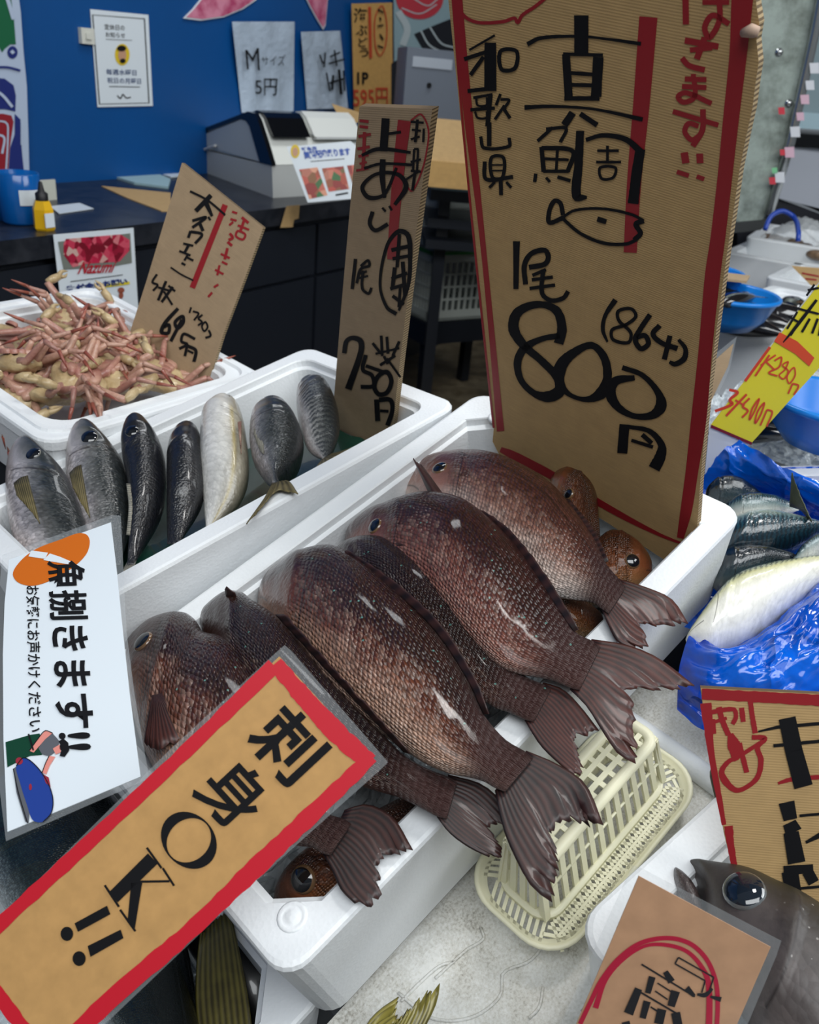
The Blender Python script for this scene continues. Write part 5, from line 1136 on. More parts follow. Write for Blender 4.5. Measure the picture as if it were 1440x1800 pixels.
for k in range(5):
    a = x0c + .05 + k * (x1c - x0c - .06) / 5; b = a + (x1c - x0c - .06) / 5 - .014
    m = MB(); m.box((a, -.004, -.20), (b, .012, -.06)); m.build('drawer_front', DARK, counter)
    m = MB(); m.box((a, -.004, -.84), (b, .012, -.21)); m.build('door_panel', DARK, counter)
def flat(name, fr, poly, mat, label, cat, h=.0015, th=.001, group=None):
    r = empty(name, fr, label, cat, group); slab(r, fr, poly, th, mat, 'sheet', off=h); return r
# things on the wall
r = empty('paper_notice', WALL, 'white notice with a black frame and a round face picture pinned to the blue wall', 'notice')
slab(r, WALL, [(157, 16), (259, 26), (267, 186), (170, 188)], .002, PAPER, 'paper', off=.004)
ink(r, WALL, [([(163, 26), (254, 33), (262, 181), (175, 183)], 2.2, True)], INK, 'frame_line', .005, smooth=False)
text(r, WALL, '定休日の', [(183, 42), (219, 44), (219, 54), (184, 52)], INK, 'lettering', .005, .005)
text(r, WALL, 'お知らせ', [(185, 56), (220, 58), (220, 67), (186, 65)], INK, 'lettering', .005, .005)
fills(r, WALL, [ell((215, 96), 13, 19)], plain('yellow_print', srgb(222, 190, 40), .5), 'portrait_oval', .005)
fills(r, WALL, [ell((215, 97), 7, 12)], plain('face_print', srgb(196, 150, 120), .5), 'portrait_face', .006)
fills(r, WALL, [ell((214, 85), 8, 5), ell((216, 107), 5, 4)], INK, 'portrait_hair', .007)
text(r, WALL, '毎週水曜日', [(186, 121), (240, 123), (240, 133), (187, 131)], plain('navy_print', srgb(30, 60, 110), .5), 'lettering', .005, .01)
text(r, WALL, '祝日の月曜日', [(188, 136), (248, 138), (248, 148), (189, 146)], plain('navy_print', srgb(30, 60, 110), .5), 'lettering', .005, .01)
ink(r, WALL, [([(192, 152), (246, 153)], 1.2), ([(186, 69), (232, 71)], .8), ([(206, 168), (212, 173), (216, 166), (222, 172), (230, 171)], 2)], INK, 'fine_lettering', .005)
r = empty('light_switch', WALL, 'white wall switch just left of the framed notice', 'switch')
a, b = WALL.px((139, 76)), WALL.px((160, 50)); m = MB(); m.box((a[0], a[1], 0), (b[0], b[1], .012)); m.build('cover_plate', plain('switch_plastic', srgb(214, 214, 204), .4), r)
m = MB(); m.box((a[0] * .7 + b[0] * .3, a[1] * .7 + b[1] * .3, .012), (a[0] * .3 + b[0] * .7, a[1] * .3 + b[1] * .7, .016)); m.build('rocker', plain('switch_plastic', srgb(214, 214, 204), .4), r)
BAGW = bag_mat('thin_white_plastic', srgb(176, 190, 206), .0)
def wallbag(q, label, words):
    r = empty('plastic_bag', WALL, label, 'plastic bag', 'carrier bags hung on the blue wall')
    g = [[np.array(q[0]) * (1 - u) * (1 - v) + np.array(q[1]) * u * (1 - v) + np.array(q[2]) * u * v + np.array(q[3]) * (1 - u) * v for u in np.linspace(0, 1, 9)] for v in np.linspace(0, 1, 9)]
    P = [[WALL.px(g[i][j], .012 + .006 * math.sin(j * 1.9 + i * .7) + .004 * (j % 3)) for j in range(9)] for i in range(9)]
    m = MB(); m.grid(P); m.build('bag_sheet', BAGW, r, smooth=True)
    for w in words: text(r, WALL, w[0], w[1], INK, 'lettering', .03, w[2])
    return r
r = wallbag([(408, 38), (518, 38), (516, 196), (425, 198)], 'pale plastic bag on the wall marked M size 5 yen', [('M', [(431, 88), (455, 84), (457, 124), (434, 122)], .0), ('サイズ', [(458, 99), (502, 96), (500, 116), (462, 114)], .0), ('5円', [(448, 138), (488, 138), (486, 168), (450, 168)], .005)])
r = wallbag([(529, 56), (598, 54), (612, 190), (540, 192)], 'narrower pale plastic bag on the wall right of the M size bag', [])
ink(r, WALL, [([(562, 96), (568, 112)], 3), ([(572, 92), (570, 118)], 3), ([(580, 100), (598, 92)], 3), ([(588, 88), (592, 116)], 3), ([(578, 112), (606, 104)], 3), ([(574, 128), (580, 160)], 3), ([(586, 132), (584, 158)], 4), ([(596, 122), (600, 166)], 5), ([(580, 146), (606, 138)], 3.5), ([(604, 124), (606, 160)], 3)], INK, 'lettering', .03)
r = empty('price_strip', WALL, 'tall ochre paper strip on the wall with black and red brush writing', 'price sign')
slab(r, WALL, [(611, 6), (682, 4), (684, 196), (616, 196)], .003, card_mat('ochre_paper', srgb(206, 160, 92), (0, 20, 0), .03), 'paper', off=.02)
text(r, WALL, '海', [(622, 14), (646, 14), (646, 40), (622, 40)], INK, 'black_lettering', .023, .008); text(r, WALL, 'ぶ', [(626, 44), (646, 44), (646, 62), (626, 62)], INK, 'black_lettering', .023, .008)
text(r, WALL, 'ど', [(630, 66), (646, 66), (646, 82), (630, 82)], INK, 'black_lettering', .023, .008); text(r, WALL, 'う', [(632, 84), (648, 84), (648, 100), (632, 100)], INK, 'black_lettering', .023, .008)
text(r, WALL, '1P', [(628, 127), (648, 127), (648, 148), (628, 148)], INK, 'black_lettering', .023, .03)
text(r, WALL, '595円', [(620, 154), (682, 154), (682, 190), (622, 190)], plain('orange_pen', srgb(196, 66, 30), .5), 'red_lettering', .023, .01)
ink(r, WALL, [([(650, 12), (652, 102)], 5), ([(672, 10), (680, 40), (678, 80), (668, 98), (660, 80), (660, 30)], 2, True)], plain('orange_pen', srgb(196, 66, 30), .5), 'red_marking', .024)
ink(r, WALL, [([(664, 16), (674, 22)], 3), ([(668, 30), (670, 36)], 3), ([(664, 46), (674, 44)], 3), ([(668, 60), (674, 70)], 3), ([(664, 80), (674, 84)], 3)], INK, 'black_lettering', .025)
PINKF = NT('printed_fish_pink'); _v = PINKF.coord('Object'); PINKF.l(PINKF.ramp(PINKF.noise(_v, 22, 4), [(.35, srgb(176, 66, 104)), (.6, srgb(214, 136, 160))]), PINKF.b.inputs['Base Color']); PINKF.set(Roughness=.4); PINKF = PINKF.m
def cutout(poly, label):
    r = empty('fish_cutout', WALL, label, 'wall picture', 'pink paper fish on the blue wall'); slab(r, WALL, poly, .003, PAPER, 'backing', off=.006)
    c = np.mean(poly, 0); slab(r, WALL, [tuple(c + (np.array(p) - c) * .93) for p in poly], .001, PINKF, 'print', off=.0075); return r
cutout([(320, 32), (336, 16), (352, -4), (372, -60), (470, -60), (448, 0), (424, 16), (390, 30), (350, 36)], 'pink paper fish shape at the top of the wall right of the notice')
cutout([(532, -10), (528, -60), (590, -60), (574, 0), (570, 44), (566, 52), (556, 36), (544, 14)], 'narrow pink paper tail shape above the smaller plastic bag')
# fishing banner at the left end
def banner_mat():
    t = NT('white_cloth'); t.set(Base_Color=srgb(176, 190, 212), Roughness=.8); return t.m
r = empty('cloth_banner', WALL, 'colourful cloth banner hanging at the left edge of the blue wall', 'banner')
slab(r, WALL, [(-140, -60), (16, -60), (27, 20), (32, 90), (38, 150), (41, 240), (43, 316), (-130, 320)], .002, banner_mat(), 'cloth', off=.02)
fills(r, WALL, [[(-140, -60), (16, -60), (20, 0), (25, 38), (28, 78), (18, 78), (8, 86), (4, 92), (-20, 50), (-140, 60)]], plain('banner_green', srgb(0, 92, 56), .8), 'green_field', .0215)
fills(r, WALL, [[(-140, 130), (8, 138), (24, 150), (28, 168), (27, 196), (10, 192), (-140, 190)], [(26, 200), (36, 210), (38, 260), (42, 300), (43, 316), (14, 316), (18, 260), (26, 236)], ell((22, 92), 9, 11)], plain('banner_navy', srgb(14, 34, 110), .8), 'navy_field', .0215)
fills(r, WALL, [[(-140, 200), (6, 200), (20, 203), (24, 214), (20, 240), (17, 262), (13, 316), (-140, 316)]], plain('banner_red', srgb(140, 14, 34), .8), 'red_field', .0222)
ink(r, WALL, [([(8, -20), (24, 34)], 7), ([(-40, 150), (0, 164), (22, 188)], 5), ([(-40, 212), (8, 214), (14, 222), (10, 316)], 3), ([(-30, 240), (6, 240), (4, 270)], 4), ([(20, 89), (24, 94)], 6), ([(38, 220), (38, 255)], 3)], banner_mat(), 'cloth_print', .023)
ink(r, WALL, [([(-60, 122), (10, 118), (36, 124)], 4)], plain('banner_navy', srgb(14, 34, 110), .8), 'navy_line', .0232)
# patterned cloth behind the file box
r = empty('cloth_banner', WALL, 'blue grey patterned cloth with a red disc behind the grey file box', 'banner')
slab(r, WALL, [(684, -80), (900, -80), (900, 240), (688, 240)], .002, plain('cloth_pale', srgb(150, 176, 184), .8), 'cloth', off=.02)
fills(r, WALL, [[(728, 60), (760, 46), (800, 30), (860, 20), (860, 118), (800, 110), (760, 100), (742, 84)], [(688, 112), (700, 104), (712, 116), (720, 106), (736, 118), (760, 112), (760, 240), (688, 240)]], plain('cloth_black', srgb(20, 24, 34), .8), 'dark_shapes', .0215)
fills(r, WALL, [ell((738, -4), 42, 38, 28)], plain('cloth_red', srgb(196, 56, 70), .8), 'red_disc', .0217)
ink(r, WALL, [([(740, 54), (756, 80), (790, 96)], 3), ([(756, 48), (776, 76), (800, 84)], 3), ([(700, 20), (716, 50), (708, 80)], 12), ([(706, 14), (738, 24), (768, 8)], 2), ([(722, -6), (752, 10), (770, -2)], 2)], plain('cloth_white', srgb(190, 202, 206), .8), 'pale_strokes', .0225)

# on the counter
def cbox(root, name, fr, lo, hi, mat): m = MB(); m.box(lo, hi); return m.build(name, mat, root)
WHT = plain('register_white', srgb(222, 224, 218), .4); GRYP = plain('register_grey', srgb(178, 180, 178), .45); BLK = plain('gloss_black', srgb(12, 13, 16), .15)
C0 = CT.px((480, 348)); Aa = CT.px((341, 296)) - C0; Bb = CT.px((648, 338)) - C0
RGF = Fr(CT.to_w(C0), CT.x * Aa[0] + CT.y * Aa[1], CT.x * Bb[0] + CT.y * Bb[1])
if RGF.n[2] < 0: RGF = Fr(CT.to_w(C0), CT.x * Aa[0] + CT.y * Aa[1], -(CT.x * Bb[0] + CT.y * Bb[1]))
reg = empty('cash_register', RGF, 'white and grey cash register standing on the black counter', 'cash register')
Af = CT.to_w(CT.px((341, 296))) - RGF.o; Bf = CT.to_w(CT.px((648, 338))) - RGF.o
La = np.linalg.norm(Af); ad = unit(Af); bd = unit(Bf); Lb = np.linalg.norm(Bf)
SIDE = Fr(RGF.o, ad, A3(0, 0, 1))                        # the register's left flank
sp_ = lambda p: SIDE.to_w(SIDE.px(p))
hb = RGF.to_l(sp_((478, 290)))[2]
def prism(poly_px, b0, b1, mat, name, root=reg):
    m = MB(); P = [RGF.to_l(sp_(p)) for p in poly_px]; bl = RGF.to_l(RGF.o + bd) 
    f = [m.pt(p + bl * b0) for p in P]; g = [m.pt(p + bl * b1) for p in P]; m.face(f); m.face(g[::-1])
    for i in range(len(P)): m.face([f[i], f[(i + 1) % len(P)], g[(i + 1) % len(P)], g[i]])
    return m.build(name, mat, root, tri=True)
prism([(480, 348), (478, 291), (440, 283), (336, 258), (341, 296)], 0, Lb, GRYP, 'cash_drawer')
prism([(477, 290), (462, 236), (452, 208), (446, 200), (436, 198), (330, 239), (333, 243), (350, 252), (362, 262)], .006, Lb - .004, WHT, 'housing')
prism([(480, 291), (468, 250), (455, 210), (449, 199), (437, 196), (330, 237), (332, 243), (424, 208), (434, 212), (440, 222), (458, 285)], -.004, .012, BLK, 'side_trim')
prism([(456, 284), (438, 222), (432, 212), (424, 210), (350, 240), (352, 252), (380, 262)], .0, .008, plain('register_panel', srgb(176, 182, 186), .45), 'side_panel')
w_ = Lb
prism([(470, 241), (456, 206), (450, 197), (440, 193), (428, 198), (440, 215)], .06 * w_, .42 * w_, BLK, 'display_cover')
prism([(470, 240), (455, 204), (446, 192), (430, 194), (424, 204), (440, 218)], .46 * w_, .97 * w_, WHT, 'printer_cover')
prism([(472, 244), (470, 240), (464, 242), (466, 246)], .47 * w_, .97 * w_, GRYP, 'printer_gap')
m = MB(); m.tube(cr([RGF.to_l(sp_(p)) + RGF.to_l(RGF.o + bd) * -.01 for p in ((384, 256), (366, 262), (340, 276), (322, 290))], 20), .004, 8); m.build('power_cord', plain('white_cord', srgb(196, 196, 196), .5), reg, smooth=True)
# leaflet leaning on the register
LF = sgn((575, 310), 2.22, (.12, .25, -.95), ((510, 262), (622, 250)))
r = empty('leaflet', LF, 'white leaflet with three food photos leaning on the cash register', 'leaflet')
slab(r, LF, [(504, 258), (616, 248), (624, 254), (660, 346), (541, 356)], .001, PAPER, 'paper')
PH = NT('food_photo'); _v = PH.coord('Object'); _c = PH.n('SeparateColor'); PH.l(PH.voro(_v, 48)['Color'], _c.inputs[0]); PH.l(PH.ramp(_c.outputs[0], [(.1, srgb(60, 110, 60)), (.35, srgb(190, 70, 56)), (.6, srgb(226, 160, 130)), (.85, srgb(150, 50, 44))]), PH.b.inputs['Base Color']); PH.set(Roughness=.4); PH = PH.m
fills(r, LF, [[(526, 298), (558, 294), (576, 343), (544, 350)], [(566, 296), (604, 292), (614, 332), (578, 337)], [(610, 291), (640, 288), (650, 326), (622, 330)]], PH, 'food_photos', .0008)
text(r, LF, '鮮魚店', [(529, 259), (556, 257), (558, 264), (531, 266)], plain('blue_letters', srgb(36, 78, 168), .5), 'lettering', .0008, .03)
text(r, LF, '無料配達承ります', [(532, 266), (614, 259), (617, 273), (536, 280)], plain('blue_letters', srgb(36, 78, 168), .5), 'lettering', .0008, .05)
ink(r, LF, [([(546, 284), (606, 279)], 1.2), ([(590, 343), (612, 339)], 3)], INK, 'fine_lettering', .0008)
fills(r, LF, [ell((519, 266), 8, 12)], plain('yellow_print', srgb(222, 190, 40), .5), 'portrait_oval', .0008); fills(r, LF, [ell((519, 267), 5, 8)], plain('face_print', srgb(196, 150, 120), .5), 'portrait_face', .001)
# papers, card, cups, glue
CTZ = lambda h: h
flat('cardboard_piece', CT, [(178, 328), (300, 340), (300, 372), (284, 372), (226, 350)], CARD, 'flat cardboard piece on the counter left of the crab sign', 'cardboard', .002, .004)
flat('paper_stack', CT, [(190, 310), (262, 302), (300, 318), (296, 332), (236, 324)], plain('pale_green_folder', srgb(160, 190, 196), .5), 'pale blue green papers lying at the back of the counter', 'papers', .006, .006)
flat('paper_stack', CT, [(275, 306), (310, 300), (318, 312), (300, 314)], PAPER_B, 'small white papers by the register end of the counter', 'papers', .006, .004)
flat('receipt', CT, [(88, 364), (140, 358), (165, 368), (104, 377)], PAPER, 'white slip of paper lying beside the yellow glue bottle', 'paper slip', .002, .001)
BLUEP = clear_mat('clear_blue_plastic', .85, srgb(10, 96, 176), .15)
def cpos(p): return CT.to_w(CT.px(p))
def on_counter(p): return Fr(cpos(p), CT.x, CT.y)
f_ = on_counter((40, 392)); r = empty('blue_jug', f_, 'clear blue plastic jug with a white label on the counter', 'jug')
s_ = np.linalg.norm(cpos((40, 392)) - CAM) / F_PX
m = MB(); m.lathe([(0, 0), (26 * s_, 0), (29 * s_, 4 * s_), (31 * s_, 72 * s_), (29 * s_, 74 * s_), (27 * s_, 8 * s_), (0, 6 * s_)], 32); m.build('jug_body', BLUEP, r, smooth=True)
JF = Fr(at((32, 350), np.linalg.norm(cpos((40, 392)) - CAM) * .93), CAMM @ A3(1, 0, 0), CAMM @ A3(0, -1, 0))
o = slab(r, f_, [(8, 342), (38, 338), (40, 362), (10, 366)], .0005, PAPER, 'jug_label'); bpy.data.objects.remove(o)
m = MB(); lab = []
for i in range(9):
    a = math.radians(232 + i * 9); lab.append([(31.5 * s_ * math.cos(a), 31.5 * s_ * math.sin(a), z * s_) for z in (30, 52)])
m.grid(lab); m.build('jug_label', PAPER, r, smooth=True)
f2 = on_counter((-2, 384)); r = empty('blue_jug', f2, 'blue plastic jug cut off by the left edge beside the labelled one', 'jug')
m = MB(); m.lathe([(0, 0), (20 * s_, 0), (24 * s_, 66 * s_), (22 * s_, 66 * s_), (18 * s_, 5 * s_), (0, 4 * s_)], 28); m.build('jug_body', BLUEP, r, smooth=True)
f_ = on_counter((79, 404)); r = empty('glue_bottle', f_, 'yellow bottle with a black nozzle cap on the counter corner', 'bottle')
m = MB(); m.lathe([(0, 0), (14 * s_, 0), (16 * s_, 3 * s_), (15.5 * s_, 30 * s_), (11 * s_, 42 * s_), (0, 43 * s_)], 6); m.build('bottle_body', plain('yellow_plastic', srgb(226, 176, 20), .35), r)
m = MB(); m.lathe([(9 * s_, 42 * s_), (9 * s_, 52 * s_), (5 * s_, 55 * s_), (2.5 * s_, 68 * s_), (0, 69 * s_)], 16); m.build('nozzle_cap', plain('matt_black', srgb(16, 16, 18), .5), r, smooth=True)
m = MB(); m.box((-10 * s_, -16.4 * s_, 6 * s_), (6 * s_, -15 * s_, 26 * s_)); m.build('bottle_label', PAPER, r)
f_ = on_counter((84, 352)); r = empty('note_pad', f_, 'small white note pad standing behind the yellow bottle', 'note pad')
m = MB(); m.box((-18 * s_, -2 * s_, 0), (18 * s_, 2 * s_, 34 * s_)); m.build('pad', plain('cream_paper', srgb(196, 198, 186), .6), r)
# donation poster hanging on the counter front
PF = Fr(CT.to_w((0, -.022, 0)), CT.x, A3(0, 0, 1))
r = empty('poster', PF, 'white poster with a red crowd photo hanging on the counter front', 'poster')
slab(r, PF, [(92, 412), (233, 400), (240, 520), (246, 600), (110, 600), (104, 520)], .001, PAPER, 'paper', off=.003)
CROWD = NT('red_crowd_photo'); _v = CROWD.coord('Object'); _c = CROWD.n('SeparateColor'); CROWD.l(CROWD.voro(_v, 70)['Color'], _c.inputs[0]); CROWD.l(CROWD.ramp(_c.outputs[0], [(.1, srgb(120, 16, 36)), (.45, srgb(190, 36, 70)), (.75, srgb(214, 92, 110)), (.95, srgb(206, 170, 160))]), CROWD.b.inputs['Base Color']); CROWD.set(Roughness=.4); CROWD = CROWD.m
fills(r, PF, [[(102, 425), (229, 410), (232, 462), (200, 468), (112, 474)]], plain('photo_grey', srgb(120, 124, 116), .5), 'photo_ground', .0045)
fills(r, PF, [[(112, 428), (116, 420), (212, 412), (228, 422), (228, 440), (210, 460), (150, 464), (128, 470), (112, 448)]], CROWD, 'crowd_photo', .005)
text(r, PF, 'Nazumi', [(142, 460), (206, 458), (200, 479), (136, 482)], plain('script_red', srgb(176, 24, 44), .5), 'lettering', .0056, .02, .3)
text(r, PF, '寄付金のお願い', [(117, 502), (223, 488), (225, 499), (118, 514)], plain('poster_navy', srgb(24, 44, 110), .5), 'lettering', .0056, .05)
ink(r, PF, [([(178, 504), (228, 497)], 5)], plain('poster_yellow', srgb(224, 204, 40), .5), 'yellow_line', .005); ink(r, PF, [([(124, 495), (216, 483)], 1.2)], INK, 'fine_lettering', .005)
fills(r, PF, [ell((213, 510), 6, 5), ell((213, 519), 4, 6)], plain('poster_brown', srgb(150, 80, 60), .5), 'figure_picture', .0052)
# tape on the worktop edge
r = empty('tape_piece', PF, 'brown tape stuck over the counter edge below the leaflet', 'tape'); slab(r, PF, [(503, 362), (526, 360), (524, 384), (516, 386), (514, 399), (492, 400), (496, 386)], .0006, CARD, 'tape', off=.002)
# grey file box and brown carton past the register
def pbox(name, p, depth, w, d, h, yaw, label, cat, mats, part='box_body', group=None, lid=None):
    o = at(p, depth); fr = Fr(o, unit(CT.x * math.cos(yaw) + CT.y * math.sin(yaw)), unit(-CT.x * math.sin(yaw) + CT.y * math.cos(yaw)))
    r = empty(name, fr, label, cat, group); m = MB(); m.box((0, 0, 0), (w, d, h)); m.build(part, mats, r); return r, fr
FGREY = plain('file_grey', srgb(104, 112, 124), .5)
r, fr_ = pbox('file_box', (706, 222), 2.9, .20, .30, .235, -math.radians(52), 'grey file box with a pale label strip behind the price boards', 'file box', FGREY)
m = MB(); m.box((.02, -.003, .18), (.15, 0, .21)); m.build('label_strip', plain('strip_pale', srgb(170, 178, 188), .5), r)
m = MB(); m.lathe([(0, 0), (.008, 0), (.008, .003), (0, .003)], 14, (.08, -.004, .13), 0, (A3(1, 0, 0), A3(0, 0, 1), A3(0, -1, 0))); m.build('finger_hole', INK, r)
r, fr_ = pbox('carton', (752, 328), 2.7, .22, .25, .075, -math.radians(56), 'open brown carton standing at the far end of the counter', 'carton', card_mat('yellow_carton', srgb(196, 156, 96), (0, 60, 0), .05))
m = MB(); m.hexa([(0, .02, .075), (.22, .02, .075), (.22, .026, .075), (0, .026, .075)], [(0, .10, .19), (.22, .10, .19), (.22, .106, .19), (0, .106, .19)]); m.build('flap', CARD, r)
r = empty('cardboard_piece', LF, 'brown cardboard flap sticking out behind the cash register', 'cardboard'); KF = sgn((620, 205), 2.75, (.0, .3, -.95), ((590, 190), (640, 200))); r.matrix_world = KF.mat(); slab(r, KF, [(583, 182), (640, 200), (640, 212), (606, 222)], .004, CARD, 'board')
# dark trestle and white crates in the gap
r, fr_ = pbox('trestle_top', (756, 352), 2.9, .9, .3, .035, -math.radians(56), 'dark trestle shelf seen between the two big price boards', 'shelf', DARK, 'shelf_board')
for zz in (-.09, -.16): m = MB(); m.box((0, .02, zz), (.5, .28, zz + .03)); m.build('cross_bar', DARK, r)
for xx in (.04, .44): m = MB(); m.box((xx, .1, -.78), (xx + .04, .14, 0)); m.build('leg', DARK, r)
CRATE = plain('crate_white', srgb(176, 182, 176), .5); CR2 = plain('crate_green', srgb(40, 120, 50), .5)
def crate(p, depth, w, d, h, yaw, label, green=False):
    o = at(p, depth); fr = Fr(o, unit(CT.x * math.cos(yaw) + CT.y * math.sin(yaw)), unit(-CT.x * math.sin(yaw) + CT.y * math.cos(yaw)))
    r = empty('plastic_crate', fr, label, 'crate', 'white slatted crates in a stack')
    m = MB(); t = .012; m.box((0, 0, 0), (w, d, t))
    for lo, hi in (((0, 0, h - .03), (w, t, h)), ((0, d - t, h - .03), (w, d, h)), ((0, 0, h - .03), (t, d, h)), ((w - t, 0, h - .03), (w, d, h)), ((0, 0, 0), (w, t, .04)), ((0, d - t, 0), (w, d, .04)), ((0, 0, 0), (t, d, .04)), ((w - t, 0, 0), (w, d, .04))): m.box(lo, hi)
    n = 16
    for i in range(n + 1):
        x = (w - .01) * i / n; m.box((x, .002, .03), (x + .01, .008, h - .02)); m.box((x, d - .008, .03), (x + .01, d - .002, h - .02))
        y = (d - .01) * i / n; m.box((.002, y, .03), (.008, y + .01, h - .02)); m.box((w - .008, y, .03), (w - .002, y + .01, h - .02))
    for k in (1, 2, 3): m.box((0, .001, .03 + (h - .06) * k / 4), (w, .009, .038 + (h - .06) * k / 4)); m.box((.001, 0, .03 + (h - .06) * k / 4), (.009, d, .038 + (h - .06) * k / 4))
    m.build('crate_basket', CRATE, r)
    if green: m = MB(); m.box((-.004, -.004, h), (w + .004, .012, h + .012)); m.box((-.004, -.004, h), (.012, d + .004, h + .012)); m.build('rim_strip', CR2, r)
    return r
_d = 3.4
rp_ = empty('dark_gap_panel', WALL, 'black panel added to darken the foot of the wall behind the white crates', 'board'); m = MB(); m.box((1.25, -.0, .03), (4.2, .86, .05)); m.build('panel', DARK, rp_)  # added panel: hides the blue wall and makes the gap dark
cr0 = crate((750, 566), _d, .46, .34, .255, -math.radians(28), 'white slatted crate with a green rim at the bottom of the crate stack', True)
crate((750, 566), _d, .46, .34, .145, -math.radians(28), 'white slatted crate in the middle of the crate stack')
crate((750, 566), _d, .43, .31, .12, -math.radians(28), 'white slatted crate on top of the crate stack')

_cs = [o for o in bpy.data.objects if o.name.startswith('plastic_crate')]
_cs.sort(key=lambda o: o.name)
for o, dz in zip(_cs, (0, .268, .414)): o.location.z += dz
_m0 = _cs[0].matrix_world.copy(); _z0 = _cs[0].location.z
do = bpy.data.objects.new('crate_dolly', None); col.objects.link(do); do.matrix_world = _m0; tag(do, 'low black dolly carrying the stack of white crates', 'dolly')
m = MB(); m.box((-.01, -.01, -.09), (.47, .35, -.003)); m.build('deck', DARK, do)
for x in (.02, .40):
    for y in (.02, .28):
        m = MB(); m.box((x, y, -_z0), (x + .04, y + .04, -.09)); m.build('leg', DARK, do)

# ------------------------------------------------------------------ right side of the shop
PIL = NT('worn_enamel'); _v = PIL.coord('Object'); PIL.l(PIL.ramp(PIL.noise(_v, 6, 5, .7), [(.36, srgb(120, 128, 120)), (.55, srgb(172, 184, 176))]), PIL.b.inputs['Base Color']); PIL.set(Roughness=.22, Metallic=.25); PIL = PIL.m
RXF = Fr(at((1225, 402), 2.3), unit(CAMM @ A3(1, 0, 0) * A3(1, 1, 0)), A3(0, 0, 1))
r = empty('tall_fridge', RXF, 'tall worn greenish white fridge side with a steel edge at the right', 'fridge')
def slab2(root, fr, poly, th, mat, name, off=0): return slab(root, fr, poly, th, mat, name, off=off)
slab2(r, RXF, [(1192, -600), (1508, -600), (1445, -80), (1428, 60), (1388, 240), (1350, 380), (1338, 392), (1232, 402), (1200, 404)], .35, PIL, 'side_panel')
m = MB(); m.tube([RXF.px(p, .012) for p in ((1530, -600), (1458, -80), (1432, 60), (1390, 250), (1352, 378))], .012, 10); m.build('edge_rail', plain('bright_steel', srgb(176, 178, 178), .2, Metallic=.9), r, smooth=True)
slab2(r, RXF, [(1228, 396), (1340, 386), (1352, 376), (1352, 392), (1336, 404), (1228, 416)], .34, plain('rubber_seal', srgb(48, 50, 50), .5), 'base_seal', off=.004)
MAG = [((1374, 195), 6, 'cloth_red', srgb(196, 40, 50)), ((1432, 120), 9, 'sticker_white', srgb(206, 208, 214)), ((1424, 150), 8, 'sticker_white', 0), ((1415, 175), 8, 'sticker_pink', srgb(206, 170, 186)), ((1407, 205), 7, 'sticker_pink', 0), ((1398, 232), 9, 'sticker_white', 0), ((1388, 268), 9, 'sticker_pink', 0), ((1371, 312), 9, 'sticker_white', 0), ((1362, 300), 5, 'sticker_green', srgb(120, 190, 140)), ((1358, 318), 6, 'cloth_red', 0), ((1376, 268), 5, 'cloth_red', 0)]
for i, (p, s, mn, c) in enumerate(MAG):
    mt = _cache[mn] if mn in _cache else plain(mn, c, .5)
    fills(r, RXF, [[(p[0] - s, p[1] - s), (p[0] + s * .9, p[1] - s * 1.1), (p[0] + s, p[1] + s), (p[0] - s * .8, p[1] + s)]], mt, 'sticker', .026)
for p in ((1370, 92), (1387, 182)):
    m = MB(); c = RXF.px(p, .001); m.lathe([(0, .006), (.006, .006), (.008, .002), (.010, .0)], 16, c); m.build('screw_head', plain('bright_steel', srgb(176, 178, 178), .2, Metallic=.9), r, smooth=True)
RC = Fr(at((1390, 350), 2.9), RXF.x, A3(0, 0, 1))
r = empty('display_case', RC, 'glass fronted display case with a black ledge and white panel beyond the fridge', 'display case')
slab(r, RC, [(1340, 255), (1460, 262), (1560, 268), (1560, 420), (1440, 366), (1352, 344)], .3, plain('case_white', srgb(176, 180, 190), .4), 'front_panel')
slab(r, RC, [(1376, 232), (1560, 246), (1560, 274), (1380, 254)], .32, BLK, 'ledge', off=.02)
slab(r, RC, [(1392, 196), (1560, 208), (1560, 236), (1384, 224)], .3, plain('case_pale', srgb(170, 196, 206), .3), 'glass_shelf', off=.01)
slab(r, RC, [(1440, -500), (1640, -500), (1560, 212), (1392, 200)], .02, plain('case_glass', srgb(140, 158, 164), .12), 'glass_front', off=.0)
slab(r, RC, [(1300, 340), (1356, 344), (1560, 420), (1560, 520), (1300, 480)], .3, plain('case_base', srgb(18, 20, 30), .5), 'plinth', off=-.02)
r = empty('lantern', RC, 'orange rounded lamp shape at the top right corner', 'lamp'); fills(r, RC, [ell((1436, 0), 8, 12)], plain('orange_shade', srgb(226, 130, 40), .5), 'shade_front', .06); m = MB(); c = RC.px((1438, 0), .05); m.lathe([(0, -.02), (.014, -.012), (.016, 0), (.012, .014), (0, .018)], 18, c); m.build('shade', plain('orange_shade', srgb(226, 130, 40), .5), r, smooth=True)
o = [x for x in bpy.data.objects if x.name.startswith('shade_front')][0]; bpy.data.objects.remove(o)

